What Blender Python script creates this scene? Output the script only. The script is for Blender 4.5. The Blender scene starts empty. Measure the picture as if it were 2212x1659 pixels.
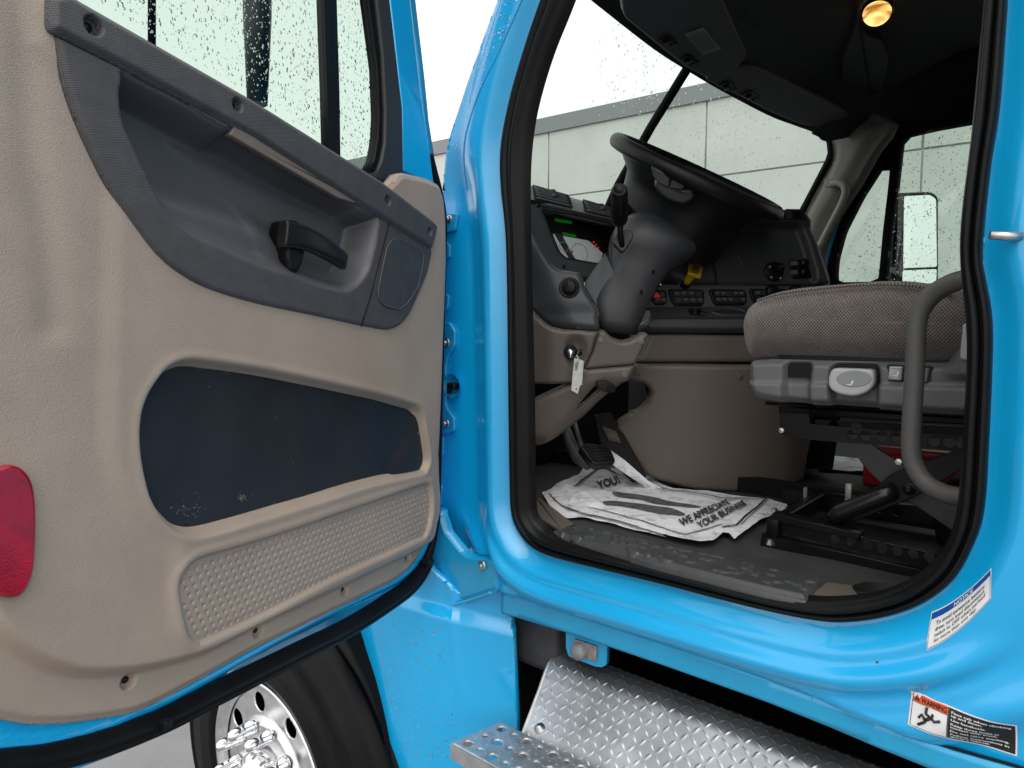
import bpy, bmesh, math, random
import numpy as np
from mathutils import Matrix, Vector
random.seed(7); np.random.seed(7)
R = math.radians
SC = bpy.context.scene
COL = SC.collection
# ---------------------------------------------------------------- camera (world = truck frame: X rearwards, Y inboard, Z up, metres)
CAMP = np.array([.956, -1.131, 1.80]); YAW = R(40.8); PIT = R(4.8); FPX = 1512.0
AX = np.array([-math.sin(YAW)*math.cos(PIT), math.cos(YAW)*math.cos(PIT), -math.sin(PIT)])
RT = np.array([math.cos(YAW), math.sin(YAW), 0.]); UP = np.cross(RT, AX)
cd = bpy.data.cameras.new('camera'); cam = bpy.data.objects.new('camera', cd); COL.objects.link(cam)
cam.location = CAMP; cam.rotation_euler = (R(90)-PIT, 0, YAW)
cd.sensor_width = 36; cd.lens = FPX/2212*36; cd.clip_end = 2000; cd.clip_start = .02
SC.camera = cam
def ray(x, y): return AX*FPX + RT*(x-1106) + UP*(829.5-y)
def atd(x, y, d): return CAMP + ray(x, y)*(d/FPX)          # point on a sight line at axis depth d
class PL:                                                   # a real plane in the truck: origin, in-plane axes U,V, normal N
    def __init__(s, O, U, V=(0,0,1)):
        s.O = np.array(O, float); s.U = np.array(U, float); s.U /= np.linalg.norm(s.U)
        V = np.array(V, float); V = V - s.U*(V@s.U); s.V = V/np.linalg.norm(V); s.N = np.cross(s.U, s.V)
        M = Matrix.Identity(4)
        for i in range(3):
            M[i][0] = s.U[i]; M[i][1] = s.V[i]; M[i][2] = s.N[i]; M[i][3] = s.O[i]
        s.M = M
    def q(s, x, y, h=0.):
        r = ray(x, y); t = ((s.O + s.N*h - CAMP)@s.N)/(r@s.N); p = CAMP + r*t - s.O
        return (p@s.U, p@s.V)
    def Q(s, pts, h=0.): return [s.q(x, y, h) for x, y in pts]
    def w(s, u, v, h=0.): return s.O + s.U*u + s.V*v + s.N*h
    def off(s, h): return PL(s.O + s.N*h, s.U, s.V)
def facing(p, yaw, tilt=0):                                 # plane through p whose normal points at compass yaw (deg from +X to +Y), tilted up
    a = R(yaw); t = R(tilt)
    U = np.array([-math.sin(a), math.cos(a), 0.]); V = np.array([-math.sin(t)*math.cos(a), -math.sin(t)*math.sin(a), math.cos(t)])
    return PL(p, U, V)
# ---------------------------------------------------------------- curves
def cr(pts, n=6, closed=True):                              # Catmull-Rom
    P = [np.array(p, float) for p in pts]; m = len(P); out = []
    rng = range(m if closed else m-1)
    for i in rng:
        if closed: a, b, c, d = P[i-1], P[i], P[(i+1) % m], P[(i+2) % m]
        else: a, b, c, d = P[max(i-1, 0)], P[i], P[i+1], P[min(i+2, m-1)]
        for k in range(n):
            t = k/n
            out.append(.5*((2*b)+(c-a)*t+(2*a-5*b+4*c-d)*t*t+(3*b-a-3*c+d)*t**3))
    if not closed: out.append(P[-1])
    return [tuple(o) for o in out]
def rnd(pts, r, n=4):                                       # rounded corners on a polygon
    P = [np.array(p, float) for p in pts]; out = []; m = len(P)
    for i in range(m):
        a, b, c = P[i-1], P[i], P[(i+1) % m]
        la, lc = np.linalg.norm(a-b), np.linalg.norm(c-b)
        rr = min(r if not isinstance(r, (list, tuple)) else r[i], la*.48, lc*.48)
        if rr < 1e-6: out.append(tuple(b)); continue
        s = b+(a-b)/la*rr; e = b+(c-b)/lc*rr
        for k in range(n+1):
            t = k/n; out.append(tuple((1-t)**2*s+2*t*(1-t)*b+t*t*e))
    return out
def area(p):
    p = np.array(p); return .5*np.sum(p[:,0]*np.roll(p[:,1],-1)-np.roll(p[:,0],-1)*p[:,1])
def ccw(p): return list(p) if area(p) > 0 else list(p)[::-1]
def dist(X, Y, poly, closed=True):                          # distance to a curve, nearest point, signed (neg inside) when closed
    P = np.array(poly, float); A = P if closed else P[:-1]; B = np.roll(P, -1, 0) if closed else P[1:]
    k = np.linalg.norm(B-A, axis=1) > 1e-9; A, B = A[k], B[k]
    x = X.ravel(); y = Y.ravel(); best = np.full(x.shape, 1e9); nx = np.zeros_like(x); ny = np.zeros_like(x); ins = np.zeros(x.shape, bool)
    for a, b in zip(A, B):
        d = b-a; t = np.clip(((x-a[0])*d[0]+(y-a[1])*d[1])/(d@d), 0, 1); qx = a[0]+t*d[0]; qy = a[1]+t*d[1]
        dd = (x-qx)**2+(y-qy)**2; m = dd < best; best[m] = dd[m]; nx[m] = qx[m]; ny[m] = qy[m]
        if closed and abs(d[1]) > 1e-12:
            c = ((a[1] > y) != (b[1] > y)) & (x < d[0]*(y-a[1])/d[1]+a[0]); ins ^= c
    best = np.sqrt(best)
    if closed: best = np.where(ins, -best, best)
    return best.reshape(X.shape), nx.reshape(X.shape), ny.reshape(X.shape)
def sd(X, Y, poly): return dist(X, Y, poly)[0]
def ss(x, a, b):
    t = np.clip((x-a)/(b-a), 0, 1); return t*t*(3-2*t)
# ---------------------------------------------------------------- objects
WM = {}
def emp(name, parent=None, loc=(0,0,0), **kw):
    o = bpy.data.objects.new(name, None); COL.objects.link(o); o.empty_display_size = .1
    return fin(o, parent, Matrix.Translation(Vector(loc)), kw)
def fin(o, parent, M, kw):
    o.matrix_basis = M; WM[o.name] = M
    if parent is not None:
        o.parent = parent; o.matrix_parent_inverse = WM[parent.name].inverted()
    for k, v in kw.items(): o[k] = v
    return o
def mk(name, V, F, mat, parent=None, M=None, smooth=True, flat=None, **kw):
    me = bpy.data.meshes.new(name); me.from_pydata([tuple(map(float, v)) for v in V], [], [tuple(map(int, f)) for f in F])
    if isinstance(mat, (list, tuple)):
        for m in mat: me.materials.append(m)
    else: me.materials.append(mat)
    me.polygons.foreach_set('use_smooth', [smooth]*len(F))
    if flat:
        for i in flat: me.polygons[i].use_smooth = False
    me.update()
    o = bpy.data.objects.new(name, me); COL.objects.link(o)
    return fin(o, parent, M or Matrix.Identity(4), kw)
class MB:                                                   # collects shapes into ONE mesh
    def __init__(s): s.V = []; s.F = []; s.flat = []; s.mi = []; s.cm = 0
    def add(s, V, F, flat=False):
        n = len(s.V); s.V += [tuple(v) for v in V]
        for f in F:
            if flat is True or (flat and f in flat): s.flat.append(len(s.F))
            s.F.append(tuple(i+n for i in f)); s.mi.append(s.cm)
        return s
    def box(s, c, h, ax=None, b=0.):
        ax = ax or ((1,0,0),(0,1,0),(0,0,1)); A = [np.array(a, float) for a in ax]; c = np.array(c, float)
        if b <= 0:
            V = [c+A[0]*h[0]*i+A[1]*h[1]*j+A[2]*h[2]*k for i in (-1,1) for j in (-1,1) for k in (-1,1)]
            return s.add(V, [(0,1,3,2),(4,6,7,5),(0,4,5,1),(2,3,7,6),(0,2,6,4),(1,5,7,3)], True)
        bm = bmesh.new(); bmesh.ops.create_cube(bm, size=2)
        for v in bm.verts: v.co = Vector((v.co.x*h[0], v.co.y*h[1], v.co.z*h[2]))
        bmesh.ops.bevel(bm, geom=bm.edges[:], offset=min(b, min(h)*.95), segments=2, profile=.6, affect='EDGES')
        V = [c+A[0]*v.co.x+A[1]*v.co.y+A[2]*v.co.z for v in bm.verts]; F = [tuple(v.index for v in f.verts) for f in bm.faces]
        bm.free(); return s.add(V, F)
    def tube(s, pts, r, n=10, cap=True, closed=False, sx=1.):
        P = [np.array(p, float) for p in pts]; m = len(P); V = []; F = []
        rr = r if hasattr(r, '__len__') else [r]*m
        T = []
        for i in range(m):
            a = P[i-1] if (i or closed) else P[0]; b = P[(i+1) % m] if (i < m-1 or closed) else P[-1]
            t = b-a; T.append(t/(np.linalg.norm(t)+1e-12))
        x = np.cross(T[0], (0,0,1)); x = np.cross(T[0], (0,1,0)) if np.linalg.norm(x) < .1 else x; x /= np.linalg.norm(x)
        for i in range(m):
            x = x-T[i]*(x@T[i]); x /= np.linalg.norm(x); y = np.cross(T[i], x)
            for k in range(n):
                a = 2*math.pi*k/n; V.append(P[i]+x*rr[i]*sx*math.cos(a)+y*rr[i]*math.sin(a))
        for i in range(m if closed else m-1):
            j = (i+1) % m
            for k in range(n): F.append((i*n+k, i*n+(k+1) % n, j*n+(k+1) % n, j*n+k))
        fl = []
        if cap and not closed: fl = [tuple(range(n))[::-1], tuple((m-1)*n+k for k in range(n))]; F += fl
        return s.add(V, F, fl)
    def lathe(s, prof, O, Z, n=24, X=None, flat=False):     # prof: (r, h) about axis Z through O
        O = np.array(O, float); Z = np.array(Z, float); Z /= np.linalg.norm(Z)
        X = np.cross(Z, (0,0,1)) if X is None else np.array(X, float)
        if np.linalg.norm(X) < .1: X = np.array((1.,0,0))
        X /= np.linalg.norm(X); Y = np.cross(Z, X); V = []; F = []
        for r, h in prof:
            for k in range(n):
                a = 2*math.pi*k/n; V.append(O+Z*h+(X*math.cos(a)+Y*math.sin(a))*max(r, 1e-5))
        for i in range(len(prof)-1):
            for k in range(n): F.append((i*n+k, i*n+(k+1) % n, (i+1)*n+(k+1) % n, (i+1)*n+k))
        return s.add(V, F, flat)
    def prism(s, pl, uv, h0, h1, b=0., seg=3, back=True):   # extruded outline with a rounded front edge
        uv = ccw(uv); P = np.array(uv); n = len(P)
        e = np.roll(P, -1, 0)-P; e /= (np.linalg.norm(e, axis=1)[:,None]+1e-12); nr = np.stack([e[:,1], -e[:,0]], 1)
        vn = nr+np.roll(nr, 1, 0); vn /= (np.linalg.norm(vn, axis=1)[:,None]+1e-9)
        rings = [(0, h0), (0, h1-b)]
        if b > 0: rings += [(-b*(1-math.cos(math.pi/2*k/seg)), h1-b+b*math.sin(math.pi/2*k/seg)) for k in range(1, seg+1)]
        V = []; F = []
        for o, h in rings:
            for p, q in zip(P, vn): V.append(pl.w(p[0]+q[0]*o, p[1]+q[1]*o, h))
        for i in range(len(rings)-1):
            for k in range(n): F.append((i*n+k, i*n+(k+1) % n, (i+1)*n+(k+1) % n, (i+1)*n+k))
        top = tuple((len(rings)-1)*n+k for k in range(n)); F.append(top); fl = [top]
        if back: bk = tuple(range(n))[::-1]; F.append(bk); fl.append(bk)
        return s.add(V, F, fl if b > 0 else True)
    def loft(s, secs, n=20, e=2., cap=True):                # secs: (centre, half axis a, half axis b[, exponent])
        V = []; F = []
        for sc in secs:
            c, a, b = [np.array(q, float) for q in sc[:3]]; ee = sc[3] if len(sc) > 3 else e
            for k in range(n):
                t = 2*math.pi*k/n; C = math.cos(t); S = math.sin(t)
                V.append(c+a*math.copysign(abs(C)**(2/ee), C)+b*math.copysign(abs(S)**(2/ee), S))
        m = len(secs)
        for i in range(m-1):
            for k in range(n): F.append((i*n+k, i*n+(k+1) % n, (i+1)*n+(k+1) % n, (i+1)*n+k))
        fl = []
        if cap: fl = [tuple(range(n))[::-1], tuple((m-1)*n+k for k in range(n))]; F += fl
        return s.add(V, F, fl)
    def grid(s, G):                                         # G[i][j] points
        m, n = len(G), len(G[0]); V = [p for r in G for p in r]
        return s.add(V, [(i*n+j, i*n+j+1, (i+1)*n+j+1, (i+1)*n+j) for i in range(m-1) for j in range(n-1)])
    def build(s, name, mat, parent=None, **kw):
        ctr = np.mean(np.array(s.V), 0); V = [np.array(v)-ctr for v in s.V]
        o = mk(name, V, s.F, mat, parent, Matrix.Translation(Vector(ctr)), True, s.flat, **kw)
        if s.cm: o.data.polygons.foreach_set('material_index', s.mi)
        bm = bmesh.new(); bm.from_mesh(o.data); bmesh.ops.recalc_face_normals(bm, faces=bm.faces[:]); bm.to_mesh(o.data); bm.free()
        return o
def relief(name, pl, outline, hf, res, mat, parent=None, holes=(), skirt=0., sm=True, **kw):   # height-field panel cut to an outline
    O = np.array(outline); u0, v0 = O.min(0)-res; u1, v1 = O.max(0)+res
    us = np.arange(u0, u1+res, res); vs = np.arange(v0, v1+res, res); X, Y = np.meshgrid(us, vs)
    s, nx, ny = dist(X, Y, outline)
    for h in holes:
        a, b, c = dist(X, Y, h); a = -a; m = a > s; s = np.where(m, a, s); nx = np.where(m, b, nx); ny = np.where(m, c, ny)
    snap = s > -.38*res; ins = s <= 0
    cell = ins[:-1,:-1] | ins[1:,:-1] | ins[:-1,1:] | ins[1:,1:]
    XX = np.where(snap, nx, X); YY = np.where(snap, ny, Y); H = hf(XX, YY) if callable(hf) else np.full(XX.shape, float(hf))
    idx = -np.ones(X.shape, int); use = np.zeros(X.shape, bool)
    use[:-1,:-1] |= cell; use[1:,:-1] |= cell; use[:-1,1:] |= cell; use[1:,1:] |= cell
    idx[use] = np.arange(use.sum()); V = np.stack([XX[use], YY[use], H[use]], 1)
    ii, jj = np.nonzero(cell); F = np.stack([idx[ii,jj], idx[ii,jj+1], idx[ii+1,jj+1], idx[ii+1,jj]], 1)
    F = F.tolist(); V = V.tolist()
    if skirt:
        cnt = {}
        for f in F:
            for a, b in zip(f, f[1:]+f[:1]):
                k = (min(a, b), max(a, b))
                if k in cnt: cnt[k] = None
                else: cnt[k] = (a, b)
        low = {}
        for e in cnt.values():
            if e is None: continue
            a, b = e
            for q in e:
                if q not in low: low[q] = len(V); V.append([V[q][0], V[q][1], V[q][2]-skirt])
            F.append([b, a, low[a], low[b]])
    o = mk(name, V, F, mat, parent, pl.M, sm, **kw)
    if skirt:
        me = o.data; bm = bmesh.new(); bm.from_mesh(me); bmesh.ops.remove_doubles(bm, verts=bm.verts[:], dist=1e-6)
        bmesh.ops.dissolve_degenerate(bm, dist=1e-6, edges=bm.edges[:]); bm.to_mesh(me); bm.free()
    return o
def ringloft(pl, A, B, prof, n=400):                        # band between two closed curves; prof: (t, h)
    A = np.array(A); L = np.linalg.norm(np.roll(A,-1,0)-A, axis=1); c = np.concatenate([[0], np.cumsum(L)]); AA = np.vstack([A, A[:1]])
    s = np.linspace(0, c[-1], n, endpoint=False); P = np.stack([np.interp(s, c, AA[:,0]), np.interp(s, c, AA[:,1])], 1)
    _, x, y = dist(P[:,0], P[:,1], B); Qn = np.stack([x, y], 1)
    k = 9; ker = np.ones(k)/k                                # soften the pairing
    for i in range(2):
        q = np.concatenate([Qn[-k:,i], Qn[:,i], Qn[:k,i]]); Qn[:,i] = np.convolve(q, ker, 'same')[k:-k]
    V = []; F = []
    for t, h in prof:
        for p, q in zip(P, Qn): z = p*(1-t)+q*t; V.append(pl.w(z[0], z[1], h))
    for i in range(len(prof)-1):
        for j in range(n): F.append((i*n+j, i*n+(j+1) % n, (i+1)*n+(j+1) % n, (i+1)*n+j))
    return V, F
def inset(poly, d):                                         # shrink a closed curve by d
    P = np.array(ccw(poly)); e = np.roll(P,-1,0)-np.roll(P,1,0); e /= (np.linalg.norm(e,axis=1)[:,None]+1e-12)
    return [tuple(p) for p in P+np.stack([-e[:,1], e[:,0]],1)*d]
_tc = {}
def text2d(s, bold=0.):                                     # outline letters as flat faces, unit height, returns verts, faces, width
    k = (s, bold)
    if k in _tc: return _tc[k]
    c = bpy.data.curves.new('t', 'FONT'); c.body = s; c.resolution_u = 3; c.offset = bold; c.fill_mode = 'FRONT'
    o = bpy.data.objects.new('t', c); COL.objects.link(o); dg = bpy.context.evaluated_depsgraph_get(); me = o.evaluated_get(dg).to_mesh()
    V = [(v.co.x, v.co.y) for v in me.vertices]; F = [tuple(p.vertices) for p in me.polygons]
    bpy.data.objects.remove(o); bpy.data.curves.remove(c)
    x0 = min(v[0] for v in V); x1 = max(v[0] for v in V); V = [((v[0]-x0)/(x1-x0), v[1]/.7) for v in V]
    _tc[k] = (V, F, (x1-x0)/.7); return _tc[k]
def put_text(mb, s, fn, x0, x1, y, h, bold=.01):            # fn(s,t) maps the sign's own coordinates to the world
    V, F, w = text2d(s, bold); mb.add([fn(x0+(x1-x0)*a, y+h*b) for a, b in V], F, True)
# ---------------------------------------------------------------- materials
def mat(name, base, rough=.5, metal=0., coat=0., bump=None, spec=.5, noise=None, emit=None, sheen=0., aniso=0., coatr=.03):
    m = bpy.data.materials.new(name); m.use_nodes = True; nt = m.node_tree; N = nt.nodes; L = nt.links; b = N['Principled BSDF']
    b.inputs['Base Color'].default_value = (*base, 1); b.inputs['Roughness'].default_value = rough; b.inputs['Metallic'].default_value = metal
    b.inputs['Coat Weight'].default_value = coat; b.inputs['Coat Roughness'].default_value = coatr; b.inputs['Specular IOR Level'].default_value = spec
    b.inputs['Sheen Weight'].default_value = sheen
    tc = N.new('ShaderNodeTexCoord')
    if noise:                                               # (scale, low tint, high tint[, stretch])
        n = N.new('ShaderNodeTexNoise'); n.inputs['Scale'].default_value = noise[0]; n.inputs['Detail'].default_value = 6; n.inputs['Roughness'].default_value = .65
        r = N.new('ShaderNodeValToRGB'); r.color_ramp.elements[0].position = .3; r.color_ramp.elements[1].position = .7
        r.color_ramp.elements[0].color = (*[c*noise[1] for c in base], 1); r.color_ramp.elements[1].color = (*[min(c*noise[2], 1) for c in base], 1)
        L.new(tc.outputs['Object'], n.inputs['Vector']); L.new(n.outputs['Fac'], r.inputs['Fac']); L.new(r.outputs['Color'], b.inputs['Base Color'])
        mr = N.new('ShaderNodeMapRange'); mr.inputs['To Min'].default_value = max(rough-.1, .02); mr.inputs['To Max'].default_value = min(rough+.12, 1)
        L.new(n.outputs['Fac'], mr.inputs['Value']); L.new(mr.outputs['Result'], b.inputs['Roughness'])
    if bump:                                                # list of (kind, scale, strength, distance)
        prev = None
        for kind, sc, st, ds in bump:
            if kind == 'noise': t = N.new('ShaderNodeTexNoise'); t.inputs['Detail'].default_value = 4; out = t.outputs['Fac']
            elif kind == 'vor': t = N.new('ShaderNodeTexVoronoi'); t.feature = 'SMOOTH_F1'; out = t.outputs['Distance']
            elif kind == 'wave': t = N.new('ShaderNodeTexWave'); t.bands_direction = 'DIAGONAL'; out = t.outputs['Fac']
            t.inputs['Scale'].default_value = sc; L.new(tc.outputs['Object'], t.inputs['Vector'])
            bp = N.new('ShaderNodeBump'); bp.inputs['Strength'].default_value = st; bp.inputs['Distance'].default_value = ds
            L.new(out, bp.inputs['Height'])
            if prev: L.new(prev.outputs['Normal'], bp.inputs['Normal'])
            prev = bp
        L.new(prev.outputs['Normal'], b.inputs['Normal'])
        if coat: L.new(prev.outputs['Normal'], b.inputs['Coat Normal'])
    if emit: b.inputs['Emission Color'].default_value = (*emit[0], 1); b.inputs['Emission Strength'].default_value = emit[1]
    return m
def weave(name, c0, c1, sc, rough=.8, st=.6, ds=.001, rot=0., ratio=1., sheen=0.):     # crossed ribs: textured vinyl, grilles, cloth
    m = mat(name, c0, rough, sheen=sheen); nt = m.node_tree; N = nt.nodes; L = nt.links; b = N['Principled BSDF']
    tc = N.new('ShaderNodeTexCoord'); mp = N.new('ShaderNodeMapping'); mp.inputs['Rotation'].default_value = (0, 0, rot); L.new(tc.outputs['Object'], mp.inputs['Vector'])
    sx = N.new('ShaderNodeSeparateXYZ'); L.new(mp.outputs['Vector'], sx.inputs[0]); o = []
    for ax, k in (('X', sc), ('Y', sc*ratio)):
        a = N.new('ShaderNodeMath'); a.operation = 'MULTIPLY'; a.inputs[1].default_value = k*2*math.pi; L.new(sx.outputs[ax], a.inputs[0])
        s = N.new('ShaderNodeMath'); s.operation = 'SINE'; L.new(a.outputs[0], s.inputs[0]); o.append(s)
    mu = N.new('ShaderNodeMath'); mu.operation = 'MULTIPLY_ADD'; mu.inputs[2].default_value = .5; hh = N.new('ShaderNodeMath'); hh.operation = 'MULTIPLY'; hh.inputs[1].default_value = .5
    L.new(o[0].outputs[0], hh.inputs[0]); L.new(hh.outputs[0], mu.inputs[0]); L.new(o[1].outputs[0], mu.inputs[1])
    no = N.new('ShaderNodeTexNoise'); no.inputs['Scale'].default_value = 40; no.inputs['Detail'].default_value = 5; L.new(tc.outputs['Object'], no.inputs['Vector'])
    mx = N.new('ShaderNodeMix'); mx.data_type = 'RGBA'; mx.inputs['A'].default_value = (*c0, 1); mx.inputs['B'].default_value = (*c1, 1); L.new(mu.outputs[0], mx.inputs['Factor'])
    m2 = N.new('ShaderNodeMix'); m2.data_type = 'RGBA'; m2.blend_type = 'MULTIPLY'; m2.inputs['Factor'].default_value = .5; L.new(mx.outputs['Result'], m2.inputs['A']); L.new(no.outputs['Fac'], m2.inputs['B'])
    L.new(m2.outputs['Result'], b.inputs['Base Color'])
    bp = N.new('ShaderNodeBump'); bp.inputs['Strength'].default_value = st; bp.inputs['Distance'].default_value = ds; L.new(mu.outputs[0], bp.inputs['Height']); L.new(bp.outputs['Normal'], b.inputs['Normal'])
    return m
def glassmat(name, tint, refl=1.):
    m = bpy.data.materials.new(name); m.use_nodes = True; nt = m.node_tree; N = nt.nodes; L = nt.links; N.clear()
    o = N.new('ShaderNodeOutputMaterial'); t = N.new('ShaderNodeBsdfTransparent'); t.inputs[0].default_value = (*tint, 1)
    g = N.new('ShaderNodeBsdfGlossy'); g.inputs['Roughness'].default_value = .02; f = N.new('ShaderNodeLayerWeight'); f.inputs['Blend'].default_value = .5; pw_ = N.new('ShaderNodeMath'); pw_.operation = 'POWER'; pw_.inputs[1].default_value = 5; L.new(f.outputs['Facing'], pw_.inputs[0])
    mu = N.new('ShaderNodeMath'); mu.operation = 'MULTIPLY_ADD'; mu.inputs[1].default_value = .6*refl; mu.inputs[2].default_value = .03*refl; L.new(pw_.outputs[0], mu.inputs[0])
    mx = N.new('ShaderNodeMixShader'); L.new(mu.outputs[0], mx.inputs[0]); L.new(t.outputs[0], mx.inputs[1]); L.new(g.outputs[0], mx.inputs[2]); L.new(mx.outputs[0], o.inputs[0])
    return m
def watermat(name):
    m = bpy.data.materials.new(name); m.use_nodes = True; b = m.node_tree.nodes['Principled BSDF']
    b.inputs['Base Color'].default_value = (.95,1,.98,1); b.inputs['Transmission Weight'].default_value = 1; b.inputs['IOR'].default_value = 1.33; b.inputs['Roughness'].default_value = .03
    return m
PAINT = mat('blue_paint', (.003,.415,.82), .30, coat=1., spec=.5, noise=(3.5,.95,1.04), bump=[('noise', 5, .10, .004), ('noise', 420, .10, .0004)])
PAINTD = mat('blue_frame_paint', (.012,.385,.70), .38, coat=.6, coatr=.15, noise=(14,.84,1.07))
TAN = mat('tan_vinyl', (.400,.320,.257), .5, noise=(5,.86,1.06), bump=[('noise', 520, .5, .0014), ('vor', 800, .3, .0006)])
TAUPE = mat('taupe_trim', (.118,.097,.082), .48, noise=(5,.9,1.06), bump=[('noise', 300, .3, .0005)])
TANS = mat('tan_smooth_plastic', (.37,.30,.25), .45, noise=(5,.9,1.06), bump=[('noise', 300, .3, .0005)])
GREYT = weave('grey_grained_plastic', (.066,.062,.066), (.128,.121,.126), 380, .5, .8, .0006, rot=.55)
GREY = mat('grey_plastic', (.085,.086,.094), .42, noise=(6,.88,1.1), bump=[('noise', 350, .25, .0005)])
GREYM = mat('mid_grey_plastic', (.115,.115,.122), .45, noise=(6,.92,1.06), bump=[('noise', 350, .25, .0005)])
DARKV = mat('charcoal_vinyl', (.018,.020,.025), .45, noise=(8,.85,1.2), bump=[('noise', 420, .4, .0006)])
DASH = mat('dash_grey_plastic', (.052,.056,.062), .48, noise=(5,.93,1.05), bump=[('noise', 420, .3, .0004)])
DASHD = mat('dash_dark_plastic', (.042,.044,.046), .5, noise=(5,.9,1.06), bump=[('noise', 420, .3, .0004)])
BLACK = mat('black_plastic', (.008,.008,.009), .35, spec=.2)
BLACKM = mat('black_matt', (.005,.005,.006), .8, spec=.2)
HEADL = mat('headliner_dark', (.058,.060,.063), .85, spec=.3, bump=[('noise', 300, .3, .001)])
RUB = mat('black_rubber', (.006,.006,.0065), .34, spec=.16, noise=(9,.7,1.35), bump=[('noise', 60, .2, .001)])
TYRE = mat('tyre_rubber', (.0045,.0045,.005), .42, spec=.15, noise=(12,.6,1.7))
METAL = mat('polished_aluminium', (.84,.84,.84), .34, metal=1., noise=(30,.8,1.1), bump=[('noise', 90, .12, .001)])
CHROME = mat('chrome', (.85,.85,.86), .08, metal=1.)
BOLT = mat('zinc_bolt', (.55,.54,.52), .35, metal=1.)
GALV = mat('galvanised_steel', (.58,.585,.59), .42, metal=.85, noise=(25,.78,1.15), bump=[('noise', 150, .2, .0006)])
PLATE = mat('diamond_plate_aluminium', (.50,.54,.58), .40, metal=.85, noise=(9,.75,1.2), bump=[('noise', 200, .15, .0005)])
FRAME = mat('black_painted_steel', (.0045,.0045,.005), .32, spec=.18, noise=(10,.8,1.6))
MATF = mat('floor_rubber_mat', (.044,.043,.043), .62, noise=(9,.7,1.25), bump=[('noise', 160, .35, .001)])
MATT = mat('threshold_rubber', (.048,.050,.053), .32, noise=(30,.85,1.15), bump=[('noise', 200, .3, .001)])
GRIP = mat('grip_rubber', (.080,.078,.074), .55, bump=[('noise', 320, .7, .0012)])
LGREY = mat('light_grey_plastic', (.42,.43,.43), .4)
PILL = mat('pillar_trim', (.23,.212,.19), .6, bump=[('noise', 300, .2, .0005)])
WHITE = mat('white_vinyl', (.80,.80,.80), .35)
INK = mat('black_ink', (.012,.012,.012), .5)
BLUEINK = mat('blue_ink', (.01,.085,.36), .4)
ORANGE = mat('orange_ink', (.85,.10,.01), .4)
YEL = mat('yellow_plastic', (.78,.50,.02), .4)
REDP = mat('red_plastic', (.42,.01,.015), .4)
GLASS = glassmat('tinted_glass', (.745,.825,.785)); WATER = watermat('water')
ZC = 1.80
S = PL((0, 0, ZC), (1,0,0))                                  # driver's side plane of the cab, N points outboard
truck = emp('semi_truck', loc=(0, 1.2, 0), label='sky blue semi truck cab with its driver door swung wide open', category='truck')
# ---------------------------------------------------------------- cab side shell round the door opening
seal_out = S.Q([(1173,0),(1139,100),(1106,213),(1086,317),(1086,400),(1097,500),(1101,620),(1103,820),(1106,1040),(1110,1108),(1126,1148),(1152,1180),(1195,1201),(1300,1228),(1429,1259),(1560,1293),(1659,1317),(1759,1337),(1826,1342),(1912,1331),(1992,1303),(2059,1253),(2102,1179),(2126,1100),(2136,953),(2144,753),(2141,670),(2129,603),(2122,540),(2139,367),(2159,233),(2172,67),(2180,-60)])
seal_in = S.Q([(1236,0),(1191,110),(1155,233),(1141,333),(1139,433),(1141,553),(1148,853),(1151,1080),(1160,1120),(1186,1148),(1240,1168),(1429,1216),(1560,1249),(1659,1275),(1740,1290),(1792,1293),(1859,1288),(1926,1273),(1990,1238),(2040,1183),(2064,1112),(2075,953),(2086,753),(2078,640),(2068,560),(2076,433),(2092,317),(2106,167),(2121,0),(2127,-60)])
def topclose(c, z):
    a = c[-1]; b = c[0]                                      # carry the frame up over the door, above the photo
    return c+[(a[0]+.0, z-.10), (a[0]-.08, z), (b[0]+.27+.16, z), (b[0]+.24, z-.06), (b[0]+.10, b[1]+.18)]
seal_out = cr(topclose(seal_out, .93), 5); seal_in = cr(topclose(seal_in, .885), 5)
side_outline = S.Q([(1092,-2),(1060,75),(1026,167),(990,275),(955,385),(951,410)])
p0 = side_outline[0]
pil_dir = (np.array(side_outline[0])-np.array(side_outline[3])); pil_dir /= np.linalg.norm(pil_dir)
top_l = (p0[0]+pil_dir[0]*.42, p0[1]+pil_dir[1]*.42)
side_outline = [top_l]+side_outline
side_outline += [(-.30, S.q(951,430)[1]), (-.31, -.1), (-.30, S.q(930,1100)[1])]
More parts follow.
